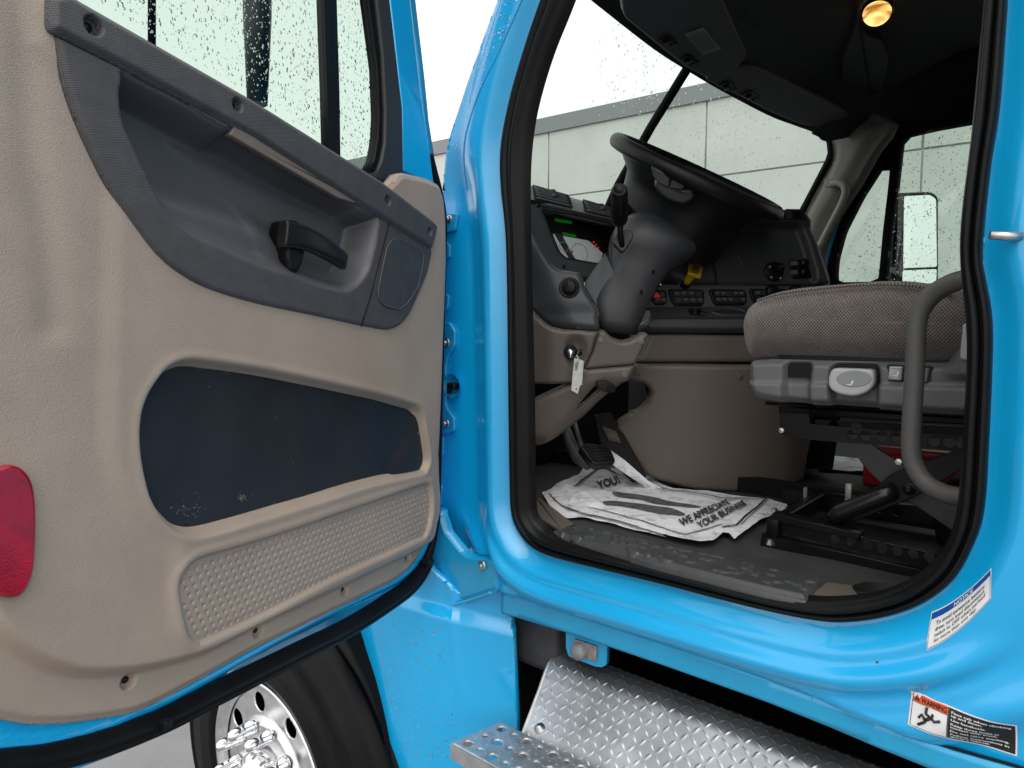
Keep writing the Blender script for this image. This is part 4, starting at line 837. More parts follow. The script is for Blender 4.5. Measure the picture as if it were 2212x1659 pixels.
# grey knee bolster with the headlamp switch
A4 = facing(atd(1220,640,1.66), -58, 12)
bol = cr(A4.Q([(1105,440),(1142,466),(1160,510),(1172,539),(1193,572),(1213,586),(1254,592),(1266,628),(1293,672),(1292,690),(1291,712),(1250,710),(1208,706),(1174,692),(1147,669),(1110,640)]), 2)
edg = A4.Q([(1000,500),(1150,560),(1185,640),(1212,690),(1230,720),(1000,760)]); lowb = A4.Q([(1000,675),(1150,672),(1212,672),(1320,672),(1400,800),(1000,800)])
def bolH(X, Y):
    h = .03*ss(sd(X, Y, edg), .03, -.05)*-1 + .0; h += .014*ss(sd(X, Y, lowb), .02, -.012)*-.6; h -= .012*ss(sd(X, Y, bol), -.012, 0)**1.5; return h+.02
bo_ = relief('knee_bolster', A4, bol, bolH, .004, DASH, dash, skirt=.04)
m = MB(); A5 = A4.off(.022); c = A5.q(1230,621); m.lathe([(.0245,-.004),(.0245,.002),(.022,.003),(.019,.000),(.014,.001)], A5.w(*c), A5.N, 28); hs = m.build('switch_bezel', BLACK, dash)
m = MB(); m.lathe([(.0165,0),(.016,.008),(.013,.010),(0,.010)], A5.w(*c), A5.N, 24); d_ = A5.V*.96-A5.U*.2; m.box(A5.w(*c, .013), (.0035,.0145,.006), (np.cross(d_, A5.N), d_, A5.N), .002); m.build('headlamp_switch', BLACK, dash)
# tan lower panels
A6 = facing(atd(1230,760,1.66), -52, -6)
t1 = cr(A6.Q([(1100,600),(1148,667),(1163,685),(1182,702),(1209,711),(1250,713),(1293,715)]), 3, False)+A6.Q([(1291,722),(1280,757),(1262,794),(1240,827),(1148,831),(1100,830)])
ig = A6.q(1244,758)
def t1H(X, Y):
    h = .012*ss(X, A6.q(1150,760)[0], A6.q(1200,760)[0]); d = np.hypot((X-ig[0])/1.0, (Y-ig[1])/1.5); h -= .014*ss(d, .034, .008)*1
    h -= .008*ss(sd(X, Y, t1), -.008, 0)**1.5; return h
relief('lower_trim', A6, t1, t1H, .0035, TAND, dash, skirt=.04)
t2 = A6.Q([(1294,715)])+cr(A6.Q([(1307,716),(1323,731),(1346,739),(1371,731),(1388,721)]), 4, False)+A6.Q([(1399,722),(1386,757),(1370,786),(1263,796),(1281,758)])
relief('column_trim', A6, t2, lambda X, Y: .012-.005*ss(sd(X, Y, t2), -.005, 0), .0035, TAND, dash, skirt=.05)
slot = rnd(A6.Q([(1297,819),(1311,819),(1308,832),(1290,853),(1268,872),(1248,884),(1239,884),(1262,858)]), .004)
t3 = A6.Q([(1100,890),(1148,868),(1195,846),(1236,828),(1263,797),(1370,788),(1366,805),(1358,822),(1345,828),(1332,839),(1300,866),(1264,901),(1236,924),(1200,948),(1168,965),(1148,968),(1100,970)])
bend = A6.Q([(900,900),(1180,940),(1240,870),(1268,828),(1300,815),(1400,812),(1400,700),(900,700)])
def t3H(X, Y): return .012-.008*ss(sd(X, Y, t3), -.008, 0)-.0*X-.028*ss(sd(X, Y, bend), -.005, .05)
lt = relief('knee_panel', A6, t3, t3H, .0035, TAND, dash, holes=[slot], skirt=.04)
for x, y in ((1297,734),(1384,737),(1262,802),(1348,807)):
    m = MB(); c = A6.q(x, y); m.lathe([(0,.0012),(.0055,.0012),(.0068,.0008),(.0075,0)], A6.w(*c, .0125), A6.N, 16); m.build('screw_cap', mat('cap_tan', (.16,.13,.11), .5), dash)
m = MB(); rb_ = facing(atd(1320,840,1.60), -50, 0); m.prism(rb_, rnd(rb_.Q([(1288,825),(1310,822),(1324,828),(1332,838),(1326,848),(1302,846),(1290,838)]), .004), -.03, .01, .003)
for i in range(5): m.tube([rb_.w(*rb_.q(1308+i*4, 826+i), .011), rb_.w(*rb_.q(1312+i*4, 846-i), .011)], .0012, 5)
m.build('hood_release', BLACK, dash)
m = MB(); A7 = A6.off(.002); c = A7.q(1231,760); m.lathe([(.017,0),(.0175,.004),(.015,.009),(.011,.010),(.009,.006),(0,.006)], A7.w(*c), A7.N, 28); m.build('ignition_bezel', BLACK, dash)
m = MB(); m.lathe([(.0085,.0),(.008,.010),(0,.0105)], A7.w(*c, .002), A7.N, 20); m.build('ignition_lock', BOLT, dash)
# dark footwell backing
m = MB(); fw = facing(atd(1270,900,2.3), -50, 0); m.box((-.42,.55,ZC-.17), (.02,.55,.27)); m.build('footwell', BLACKM, dash)
# engine tunnel cover
DG = facing(zpt(1560,1058,ZF), -53, 0)
dg = DG.Q([(1369,786),(1480,786),(1600,788),(1790,790),(1775,960),(1757,1046)])+cr(DG.Q([(1750,1047),(1650,1057),(1560,1059),(1480,1052),(1400,1029)]), 3, False)+cr(DG.Q([(1395,1025),(1365,985),(1340,950),(1333,925),(1345,908),(1380,887),(1399,867),(1405,848),(1400,835),(1385,826),(1364,823),(1357,823)]), 3, False)
dgx = [DG.q(x, 900)[0] for x in (1370, 1480, 1560, 1680, 1760)]
def dgH(X, Y):
    c = dgx[2]; h = .02-.75*(X-c)**2*(X > c)-.55*(X-c)**2*(X <= c); h -= .05*ss(X, dgx[3], dgx[4]+.02)**2; h -= .010*ss(sd(X, Y, dg), -.006, 0)
    return h+.02*ss(Y, -.1, .45)
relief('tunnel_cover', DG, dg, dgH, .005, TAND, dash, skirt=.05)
for x, y in ((1377,807),(1592,813)):
    m = MB(); c = DG.q(x, y); m.lathe([(0,.001),(.006,.001),(.0085,-.001),(.010,.0)], DG.w(*c, float(dgH(np.array([c[0]]), np.array([c[1]]))[0])+.001), DG.N, 16); m.build('screw_cap', mat('cap_dark', (.07,.06,.05), .5), dash)
m = MB(); m.prism(DG.off(-.16), DG.Q([(1400,700),(1900,700),(1850,1040),(1480,1040)]), -.3, 0); m.build('tunnel_core', BLACKM, dash)
# wrap-around switch panel
B = facing(atd(1600,600,1.93), -46, 8)
tb_ = rnd(B.Q([(1398,724),(1600,727),(1800,729),(1800,784),(1370,784),(1384,760)]), .002)
relief('tan_fascia', B, tb_, lambda X, Y: .03-.004*ss(sd(X, Y, tb_), -.006, 0)-.006*ss(Y, B.q(1500,740)[1], B.q(1500,784)[1])*0, .006, TAND, dash, skirt=.05)
sf = rnd(B.Q([(1383,700),(1400,688),(1840,690),(1840,723),(1398,722),(1382,716)]), .004)
relief('console_shelf', B, sf, lambda X, Y: .055-.02*ss(sd(X, Y, sf), -.012, 0)**1.4, .004, DASH, dash, skirt=.06)
m = MB(); TP = PL(B.w(*B.q(1500,690), .05), B.U, -B.N); 
m.add([B.w(*B.q(1396,692), .05), B.w(*B.q(1840,692), .05), B.w(*B.q(1840,664), .008), B.w(*B.q(1400,664), .008)], [(0,1,2,3)]); m.build('shelf_top', DASH, dash)
def shp(x, y): # point on shelf top
    t = (692-y)/28.; return B.w(*B.q(x, y), .052-.042*t+.001)
m = MB(); cc_ = [shp(1565+36*math.cos(a), 678+9*math.sin(a)) for a in np.linspace(0, 6.283, 33)[:-1]]; m.tube(cc_, .0035, 8, closed=True); ch_ = m.build('cup_holder', DASH, dash)
m = MB(); m.add([p+np.array((0,0,-.001)) for p in [shp(1565+34*math.cos(a), 678+8*math.sin(a)) for a in np.linspace(0, 6.283, 33)[:-1]]], [tuple(range(32))]); m.build('cup_well', mat('cup_dark', (.03,.03,.032), .4), ch_)
m = MB(); m.lathe([(.015,-.004),(.015,.006),(.018,.008),(.016,.012),(0,.013)], shp(1493,680), (0,0,1), 20); m.tube([shp(1500+11*math.cos(a)+6, 682+5*math.sin(a)) for a in np.linspace(0, 6.28, 15)[:-1]], .0012, 6, closed=True); m.build('socket_cap', BLACK, dash)
sp_ = rnd(B.Q([(1390,615),(1790,617),(1800,667),(1395,667),(1380,655)]), .003); m = MB(); m.prism(B, sp_, -.03, .004, .002); m.build('switch_fascia', mat('fascia_grey', (.072,.074,.076), .5), dash)
def bank(x0, x1, y0, y1, n, name='switch_bank'):
    m = MB(); k = 6; m.prism(B, rnd(B.Q([(x0,y0),(x1-4,y0+1),(x1,y0+8),(x1+1,y1-6),(x1-6,y1),(x0+14,y1),(x0+7,y1-8),(x0,y0+7)]), .003), 0, .012, .003); o = m.build(name, BLACK, dash)
    for r_ in range(2):
        ya = y0+4+(y1-y0-8)*.5*r_; yb = ya+(y1-y0-8)*.42
        for i in range(n):
            xa = x0+10+3*r_+(x1-x0-14)*i/n; xb = xa+(x1-x0-14)/n-1.5
            m = MB(); m.prism(B, B.Q([(xa,ya),(xb,ya),(xb+1,yb),(xa+1,yb)]), .010, .0145, .001); q = m.build('rocker_switch', BLACKS, o)
            if (i+r_*3+n) % 4 != 3:
                m = MB(); xm = (xa+xb)/2; m.prism(B, B.Q([(xm-4,ya+3.5),(xm+4,ya+3.5),(xm+4,ya+6.5),(xm-4,ya+6.5)]), .0145, .0150, 0); m.build('switch_mark', GMARK, q)
    return o
BLACKS = mat('switch_black', (.022,.023,.025), .4); GMARK = mat('switch_mark_grey', (.13,.14,.14), .6)
bank(1442,1518,626,662,4); bank(1530,1609,626,661,5); bank(1616,1720,625,660,6)
hz = bank(1400,1438,628,660,2); m = MB(); m.prism(B, B.Q([(1409,642),(1415,634),(1424,643),(1422,645),(1410,645)]), .0145, .018, .001); m.build('hazard_switch', mat('hazard_red', (.65,.01,.03), .3, emit=((.8,.01,.03), .12)), hz)
for x in (1662,1712):
    m = MB(); c = B.q(x, 632); m.lathe([(.018,.012),(.017,.026),(.014,.028),(0,.028)], B.w(*c), B.N, 24); m.build('rotary_knob', BLACK, dash)
up = rnd(B.Q([(1470,470),(1530,468),(1684,462),(1716,462),(1734,478),(1759,530),(1778,591),(1784,616),(1480,616),(1440,600),(1440,520)]), [.01]*3+[.02]*3+[.01]*5)
well = rnd(B.Q([(1530,500),(1563,500),(1627,492),(1716,493),(1730,523),(1750,591),(1752,612),(1543,613),(1528,532)]), .004)
relief('upper_fascia', B, up, lambda X, Y: .030-.024*ss(sd(X, Y, well), .006, -.004)-.01*ss(sd(X, Y, up), -.012, 0)**1.5+.02*ss(Y, B.q(1600,500)[1], B.q(1600,480)[1]), .005, DASHD, dash, skirt=.10)
m = MB()
for i in range(5): m.tube([B.w(*B.q(1680-i, 466+i*4), .052), B.w(*B.q(1714+i*2, 467+i*4), .052)], .0035, 6)
m.build('defroster_louvre', BLACK, dash)
BW = B.off(.007); m = MB(); c = BW.q(1670,587); m.lathe([(.027,0),(.027,.006),(.025,.007),(0,.007)], BW.w(*c), BW.N, 28); m.tube([BW.w(*c, .007), BW.w(c[0]+.004, c[1]+.003, .03)], .006, 8); m.lathe([(0,.045),(.009,.040),(.012,.034),(.009,.028),(0,.026)], BW.w(c[0]+.006, c[1]+.006), BW.N, 14); mt_ = m.build('ball_mount', BLACK, dash)
for x, y in ((1661,577),(1664,600),(1684,602)):
    m = MB(); c = BW.q(x, y); m.lathe([(.0042,.007),(.0042,.009),(0,.010)], BW.w(*c), BW.N, 10); m.build('screw', BOLT, mt_)
for y in (563, 582):
    m = MB(); m.prism(BW, rnd(BW.Q([(1702+(y-563)*.3,y),(1742+(y-563)*.3,y-2),(1746+(y-563)*.3,y+19),(1705+(y-563)*.3,y+20)]), .002), 0, .006, .002); o = m.build('power_socket', BLACK, dash)
    m = MB(); m.prism(BW, BW.Q([(1705,y+3),(1720,y+2),(1721,y+11),(1706,y+12)]), .006, .0065, 0); m.build('socket_label', mat('socket_grey', (.10,.10,.11), .6), o)
    m = MB(); c = BW.q(1733, y+7); m.lathe([(.011,.006),(.012,.012),(.010,.018),(0,.019)], BW.w(*c), BW.N, 16); m.build('socket_cover', BLACK, o)
m = MB(); m.prism(BW, rnd(BW.Q([(1528,512),(1560,512),(1566,530),(1530,532)]), .004), 0, .03, .006); m.build('cigar_lighter', BLACK, dash)
# scratches left by tape
m = MB(); m.prism(BW, BW.Q([(1585,555),(1598,554),(1600,558),(1606,576),(1605,579),(1597,560),(1586,558)]), 0, .0004, 0); m.build('tape_residue', mat('residue', (.10,.09,.08), .8), dash)
# yellow parking brake knob
yb = emp('parking_brake_knob', truck, B.w(*B.q(1490,595), .02), label='square yellow parking brake knob')
kn = B.off(.035).w(*B.off(.035).q(1491,598)); kd = B.off(.085).w(*B.off(.085).q(1509,575))-kn; kd /= np.linalg.norm(kd)
m = MB(); m.lathe([(.016,-.045),(.016,-.018)], kn, kd, 20); m.build('knob_boot', BLACK, yb)
m = MB(); m.lathe([(.0115,-.03),(.011,.025)], kn, kd, 18); m.build('knob_stem', YEL, yb)
u_ = UP-kd*(UP@kd)+RT*.0; u_ /= np.linalg.norm(u_); w_ = np.cross(u_, kd); a_ = R(20); u2 = u_*math.cos(a_)+w_*math.sin(a_); w2 = np.cross(u2, kd)
m = MB(); m.box(kn+kd*.030, (.0185,.0185,.006), (u2, w2, kd), .004); kb = m.build('knob_head', YEL, yb)
m = MB()
for i in range(-2, 3): m.box(kn+kd*.0365+u2*(.005*i), (.0012,.012-.002*abs(i),.0004), (u2, w2, kd))
m.build('knob_print', INK, kb)
# ---------------------------------------------------------------- steering wheel and column
PH = R(60); WN = np.array((math.cos(PH), 0, math.sin(PH))); WP = np.array((-math.sin(PH), 0, math.cos(PH))); WY = np.array((0,1.,0))
WC = atd(1503, 380, 1.78)
whl = emp('steering_wheel', truck, WC)
RUBW = mat('wheel_leather', (.0055,.0055,.006), .42, spec=.25, noise=(14,.8,1.3), bump=[('noise', 350, .3, .0005)])
m = MB(); m.tube([WC+(WP*math.cos(t)+WY*math.sin(t))*.220 for t in np.linspace(0, 2*math.pi, 73)[:-1]], .0185, 14, closed=True); m.build('rim', RUBW, whl)
# dished spokes and hub below the rim
secs = []
for rx, h, e in ((.216,-.004,2.),(.205,-.014,2.),(.186,-.032,2.05),(.168,-.055,2.2),(.158,-.085,2.4),(.154,-.115,2.5),(.151,-.145,2.5),(.145,-.172,2.4),(.125,-.190,2.3),(.085,-.198,2.2)):
    secs.append((WC+WN*h, WP*rx, WY*rx*(.98 if h > -.05 else .85), e))
m = MB(); m.loft(secs, 48, cap=False); m.loft([(WC+WN*-.198, WP*.085, WY*.07), (WC+WN*-.1985, WP*.001, WY*.001)], 24)
hubm = m.build('hub_shell', RUBW, whl)
m = MB(); m.lathe([(.13,-.06),(.11,-.03),(.06,-.018),(0,-.015)], WC, WN, 32); m.build('horn_pad', BLACK, whl)
# spoke switches
def onshell(x, y, d=1.62): return atd(x, y, d)
SPn = facing(atd(1440,390,1.60), -58, -25)
HB = PL(SPn.O, SPn.U, SPn.V)
m = MB(); m.prism(HB, rnd(HB.Q([(1424,381),(1440,396),(1462,408),(1480,409),(1495,405),(1502,418),(1498,432),(1480,442),(1455,438),(1430,425),(1412,403)]), .012), -.03, .0, .008); m.build('spoke_pad', mat('spoke_grey', (.035,.037,.042), .45), whl)
for pts in ([(1407,359),(1418,364),(1449,378),(1444,404),(1422,395),(1410,380)], [(1451,380),(1470,388),(1481,404),(1470,409),(1446,405)]):
    m = MB(); m.prism(HB.off(.004), rnd(HB.Q(pts), .004), -.03, .0, .003); m.build('spoke_switch', mat('sw_dark', (.045,.046,.050), .4), whl)
col_ = emp('steering_column', truck, atd(1340,700,1.72))
def sec(l, r, d, k=.8, e=2.4):
    a = atd(*l, d); b = atd(*r, d); c = (a+b)/2; h = (b-a)/2; n_ = AX*np.linalg.norm(h)*k; return (c, h, n_, e)
m = MB(); m.loft([sec((1378,462),(1494,510),1.78,.9), sec((1358,466),(1505,526),1.78,.85), sec((1336,478),(1509,545),1.77,.8), sec((1320,510),(1504,553),1.76,.74), sec((1315,535),(1480,566),1.75,.68), sec((1318,556),(1456,580),1.74,.58), sec((1308,575),(1436,598),1.73,.52), sec((1294,612),(1418,626),1.72,.50), sec((1284,648),(1400,658),1.71,.5), sec((1288,690),(1384,698),1.70,.5), sec((1300,716),(1368,723),1.70,.5)], 44)
m.build('column_shroud', mat('shroud_grey', (.028,.030,.034), .46, noise=(5,.93,1.05), bump=[('noise', 400, .3, .0004)]), col_)
m = MB(); CB = facing(atd(1290,610,1.70), -60, 10); m.prism(CB, rnd(CB.Q([(1308,545),(1330,590),(1300,660),(1290,668),(1266,628),(1262,610)]), .006), -.03, .0, .004); m.build('column_side_cover', mat('cover_grey', (.050,.054,.060), .5), col_)
m = MB(); CC = facing(atd(1340,540,1.60), -55, 5); bo2 = rnd(CC.Q([(1330,508),(1352,495),(1367,503),(1368,512),(1352,538),(1344,546),(1328,530),(1322,522)]), .006); m.prism(CC, bo2, -.02, .004, .002); m.build('stalk_boot', mat('boot_dark', (.020,.020,.021), .5), col_)
for x, y in ((1383,632),(1418,627)):
    m = MB(); c = CC.off(-.012).q(x, y)
m = MB(); cl_ = []
for t in np.linspace(0, 2*math.pi, 41)[:-1]:
    cl_.append(atd(1440+68*math.cos(t)-5*math.sin(t), 497+33*math.cos(t)+13*math.sin(t), 1.76+.10*math.sin(t)*-1))

for x, y in ((1386,632),(1422,622),(1412,588)):
    m = MB(); c = atd(x, y, 1.655); m.lathe([(.0062,0),(.0055,-.001),(0,-.001)], c-AX*.0, -AX*.8+RT*.4, 12); m.build('screw_cap', BLACK, col_)
m = MB(); m.tube([atd(x, y, 1.90) for x, y in ((1306,573),(1330,586))], .0012, 6); m.build('shroud_joint', BLACKM, col_)
# shift and signal stalk
st2 = [(1323,407),(1340,404)]
S0 = atd(1344,532,1.60); S1 = atd(1340,505,1.58); S2 = atd(1338.5,470,1.56); S3 = atd(1338,409,1.47)
ax_ = (S3-S2)/np.linalg.norm(S3-S2); L_ = np.linalg.norm(S3-S2)
stk = emp('shift_stalk', truck, S0)
m = MB(); m.tube([S0, S1, S2], [.0065,.0070,.0075], 12); m.build('stalk_stem', BLACK, stk)
m = MB(); m.lathe([(.008,-.028),(.0165,-.012),(.0188,0),(.0178,L_*.5),(.0170,L_*.96),(.0160,L_*1.0),(.012,L_*1.015),(.0115,L_*1.005),(0,L_*1.003)], S2, ax_, 24)
for i in range(16):
    t = 2*math.pi*i/16; x_ = np.cross(ax_, (0,0,1.)); x_ /= np.linalg.norm(x_); y_ = np.cross(ax_, x_); r_ = (x_*math.cos(t)+y_*math.sin(t)); m.tube([S2+r_*.0180+ax_*.004, S2+r_*.0168+ax_*L_*.9], .0011, 5)
m.build('stalk_grip', BLACK, stk)
m = MB(); m.tube([atd(1352,470,1.75), atd(1358,446,1.78), atd(1366,430,1.80)], .009, 10); m.build('signal_stalk', BLACK, stk)
# ---------------------------------------------------------------- pedals
br_ = emp('brake_pedal', truck, atd(1290,980,1.75))
m = MB(); m.tube([atd(x, y, d) for x, y, d in ((1222,925,1.95),(1232,955,1.93),(1248,990,1.88),(1270,1005,1.84))], [.012,.016,.016,.014], 10); m.tube([atd(1238,905,1.95), atd(1258,968,1.86)], .007, 8); m.build('pedal_arm', mat('arm_grey', (.09,.09,.09), .45), br_)
pd = facing(atd(1290,985,1.76), -40, 38); m = MB(); m.prism(pd, rnd(pd.Q([(1250,968),(1262,960),(1300,965),(1319,976),(1328,998),(1322,1006),(1286,1008),(1277,1004)]), .006), -.018, .010, .005)
for i in range(5):
    m.tube([pd.w(*pd.q(1262+i*3, 970+i*7), .011), pd.w(*pd.q(1312+i*3, 973+i*6), .011)], .0016, 5)
m.build('pedal_pad', BLACK, br_)
ac = emp('accelerator_pedal', truck, atd(1350,960,1.85)); pe = facing(atd(1350,960,1.88), -45, 25); m = MB(); m.prism(pe, rnd(pe.Q([(1283,895),(1322,890),(1345,930),(1398,1030),(1370,1040),(1300,970)]), .006), -.02, .0, .004); ap = m.build('pedal_pad', mat('pedal_black', (.008,.008,.008), .6, spec=.2), ac)
m = MB()
for i in range(6): m.tube([pe.w(*pe.q(1303+i*5, 921+i*2), .001), pe.w(*pe.q(1318+i*4.5, 952+i*1.0), .001)], .0014, 5)
m.build('pedal_ribs', mat('worn_metal', (.30,.26,.19), .5, metal=.5), ap)
# ---------------------------------------------------------------- front wheel
WCn = atd(572,1682,1.94)
wn = np.array((.02,-1.,0)); wn /= np.linalg.norm(wn); WO = WCn-wn*.045
FW = emp('front_wheel', truck, WO-wn*.1)
print('wheel', WO)
def Wl(prof, mt, nm, n=96, parent=FW):
    m = MB(); m.lathe(prof, WO, wn, n, X=(0,0,1)); return m.build(nm, mt, parent)
RW = .268
Wl([(RW,-.05),(RW,.030),(RW+.012,.045),(RW+.028,.052),(RW+.045,.056),(RW+.047,.052),(RW+.075,.058),(RW+.078,.055),(RW+.11,.056),(RW+.112,.052),(RW+.15,.046),(RW+.152,.050),(RW+.175,.043),(RW+.180,.036),(RW+.215,.020),(RW+.225,.012),(RW+.235,-.01),(RW+.237,-.02),(RW+.228,-.022),(RW+.228,-.03),(RW+.238,-.032),(RW+.238,-.08),(RW+.228,-.082),(RW+.228,-.09),(RW+.238,-.092),(RW+.236,-.26),(RW+.1,-.28),(RW,-.25)], TYRE, 'tyre')
rimprof = [(RW-.0,.030),(RW+.004,.040),(RW+.002,.047),(RW-.006,.046),(RW-.014,.034),(RW-.026,.028),(RW-.034,.028)]
rim_o = Wl(rimprof, METAL, 'rim_lip')
# disc with ten hand holes
DW = PL(WO+wn*.024, np.cross((0,0,1), wn)); 
if DW.N@wn < 0: DW = PL(WO+wn*.024, -np.cross((0,0,1), wn))
circ = [((RW-.030)*math.cos(t), (RW-.030)*math.sin(t)) for t in np.linspace(0, 2*math.pi, 97)[:-1]]
hh = []
for i in range(8):
    a = 2*math.pi*i/8+R(15); hh.append([(.202*math.cos(a)+.028*math.cos(t), .202*math.sin(a)+.028*math.sin(t)) for t in np.linspace(0, 2*math.pi, 25)[:-1]])
def dH(X, Y):
    r = np.hypot(X, Y); return .016*ss(r, .168, .145)-.03*ss(r, .10,.09)
relief('disc', DW, circ, dH, .003, METAL, FW, holes=hh, skirt=.005)
m = MB(); m.lathe([(RW-.03,-.03),(0,-.03)], WO, wn, 48); m.build('brake_drum', BLACKM, FW)
m = MB(); m.lathe([(.080,.0),(.080,.07),(.074,.085),(.060,.092),(.056,.10),(.030,.104),(0,.104)], WO, wn, 32); hub = m.build('hub_cap', CHROME, FW)
nut0 = MB(); nut0.lathe([(.020,0),(.021,.012),(.0185,.014),(.0175,.040),(.0165,.060),(.011,.072),(0,.076)], (0,0,0), (0,0,1), 20); no = nut0.build('lug_nut', CHROME, FW)
ctr = np.mean(np.array(nut0.V), 0); rotq = Vector((0,0,1)).rotation_difference(Vector(wn)).to_matrix().to_4x4()
for i in range(10):
    o = no if i == 0 else no.copy()
    if i: COL.objects.link(o); o.parent = FW
    a = 2*math.pi*(i+.1)/10; base = DW.w(.1425*math.cos(a), .1425*math.sin(a), .020)
    M = Matrix.Translation(Vector(base)) @ rotq @ Matrix.Translation(Vector(ctr)); o.matrix_basis = M; o.matrix_parent_inverse = WM[FW.name].inverted(); o['group'] = 'chrome lug nuts'
# ---------------------------------------------------------------- step fairing of chequer plate
PR = [(.11,-.735),(.075,-.735),(.052,-.744),(.036,-.764),(.018,-.792),(-.010,-.829),(-.040,-.868),(-.070,-.910),(-.10,-.96),(-.12,-1.03)]
PRc = np.array(cr(PR, 6, False)); L = np.concatenate([[0], np.cumsum(np.linalg.norm(np.diff(PRc, axis=0), axis=1))])
xs = np.arange(.045, .80, .0014); ssv = np.arange(0, L[-1], .0014)
XX, SS_ = np.meshgrid(xs, ssv); pitch = .038
def lens_(u, v, a):
    c, s_ = math.cos(a), math.sin(a); x = u*c+v*s_; y = -u*s_+v*c; return np.clip(1-(np.abs(x)/.0092)**1.3-(y/.0021)**2, 0, 1)
H = np.zeros_like(XX)
for k, (ox, oy, a) in enumerate(((0,0,R(35)),(.5,.5,R(35)),(.5,0,R(-55)),(0,.5,R(-55)))):
    u = (XX-ox*pitch+pitch/2) % pitch-pitch/2; v = (SS_-oy*pitch+pitch/2) % pitch-pitch/2; H = np.maximum(H, lens_(u, v, a)**.7)
H = H*.0017+.0006*np.sin(XX*9+SS_*7)+.001*np.sin(XX*4+1)
Yp = np.interp(ssv, L, PRc[:,0]); Zp = np.interp(ssv, L, PRc[:,1]); dY = np.gradient(Yp, ssv); dZ = np.gradient(Zp, ssv)
G = []
for i in range(len(ssv)):
    n_ = np.array((dZ[i]*1., -dY[i])); n_ = n_ if n_[0] < 0 or n_[1] > 0 else -n_; n_ /= np.linalg.norm(n_)
    if n_[1] < 0 and n_[0] > 0: n_ = -n_
    row = np.stack([XX[i], Yp[i]+n_[0]*H[i], ZC+Zp[i]+n_[1]*H[i]], 1); G.append(row)
G = np.array(G); nv = G.reshape(-1, 3); mm2, nn2 = G.shape[:2]; ii = np.arange(mm2*nn2).reshape(mm2, nn2)
F = np.stack([ii[:-1,:-1].ravel(), ii[:-1,1:].ravel(), ii[1:,1:].ravel(), ii[1:,:-1].ravel()], 1)
step_ = emp('step_fairing', truck, (.8,-.05,ZC-.9))
mk('tread_plate', nv.tolist(), F.tolist(), PLATE, step_)
m = MB(); ed = [np.array((.045, y, ZC+z)) for y, z in PR]; m.tube([p+np.array((-.002,0,-.002)) for p in ed], .0045, 6)
G2 = [[p, p+np.array((-.001,.0,-.06)) if True else p] for p in ed]; m.grid([[p for p in ed], [np.array((.045, max(p[1]*.2+.10, p[1]+.04), p[2]-.05)) for p in ed]]); m.build('fairing_end', GALV, step_)
m = MB(); bp_ = atd(1166,1574,1.33); m.lathe([(.011,0),(.011,.002),(.006,.003),(.0055,.008),(0,.009)], np.array((bp_[0], bp_[1], bp_[2])), (0,-.5,.85), 16); m.build('bolt', BOLT, step_)
# perforated grip step
TZ = ZC-.85; TRD = PL((0,0,TZ), (1,0,0), (0,1,0)); a0 = zpt(975,1604,TZ); a1 = zpt(1085,1558,TZ); ud = a1-a0; yaw = math.atan2(ud[1], ud[0])
print('tread', a0, a1, zpt(1300,1656,TZ))
xa = (a0[0]+a1[0])/2; y0, y1 = a0[1], a1[1]; tr = [(a0[0], y0),(a0[0]+1.2, y0),(a1[0]+1.2, y1),(a1[0], y1)]; hs = []; dm = []
wd = y1-y0
for i in range(26):
    x = xa+.022+i*.034
    for j in range(3):
        y = y0+wd*(j+.5)/3; big = (i+j) % 2 == 0; r_ = .0105 if big else .0062
        sk_ = (a1[0]-a0[0])*(y-y0)/wd-(a1[0]-a0[0])/2; hs.append([(x+sk_+r_*math.cos(t), y+r_*math.sin(t)) for t in np.linspace(0, 2*math.pi, 17)[:-1]])
        for dx, dy in ((.017,0),(0,wd/6),(.0,-wd/6) if j == 0 else (.017,wd/6)): dm.append((x+sk_+dx, y+dy))
dmA = np.array(dm)
def trH(X, Y):
    h = np.zeros_like(X)
    for u, v in dmA: h = np.maximum(h, .0018*ss(np.hypot(X-u, Y-v), .0028, .0010))
    for q in hs:
        c = np.mean(np.array(q), 0); r_ = abs(q[0][0]-c[0]); dd_ = np.hypot(X-c[0], Y-c[1]); h -= .0015*ss(dd_, r_+.004, r_)
    return h-.004*ss(sd(X, Y, tr), -.004, 0)
relief('grip_step', TRD, [p if p[0] < .3 else (p[0]-.55, p[1]) for p in tr], trH, .0016, GALV, truck, holes=[h for h in hs if np.mean(np.array(h),0)[0] < tr[1][0]-.60], skirt=.003)
gs_ = bpy.data.objects['grip_step']; m = MB(); m.box(((a0[0]+a0[0]+.65)/2, a0[1]-.001, TZ-.018), (.325,.002,.016)); q_ = (a1-a0); m.box((a0+a1)/2+np.array((-.001,0,-.018)), (.002,np.linalg.norm(q_)/2,.016), ((q_[1]/np.linalg.norm(q_),-q_[0]/np.linalg.norm(q_),0), (q_[0]/np.linalg.norm(q_),q_[1]/np.linalg.norm(q_),0), (0,0,1))); m.build('step_flange', GALV, gs_)
# ---------------------------------------------------------------- latch striker at the right edge
lt_ = emp('door_striker', truck, S.w(*S.q(2190,512)))
m = MB(); c = S.q(2206,505); SK_ = S.off(.02); m.prism(SK_, rnd(SK_.Q([(2200,462),(2218,455),(2240,470),(2240,570),(2212,572),(2203,545)]), .004), -.004, .004, .002); m.build('striker_plate', BOLT, lt_)
m = MB(); m.tube([SK_.w(*SK_.q(2206,511), .006), SK_.w(*SK_.q(2176,513), .016), SK_.w(*SK_.q(2143,511), .022)], [.006,.0058,.0055], 12); m.build('striker_bolt', BOLT, lt_)
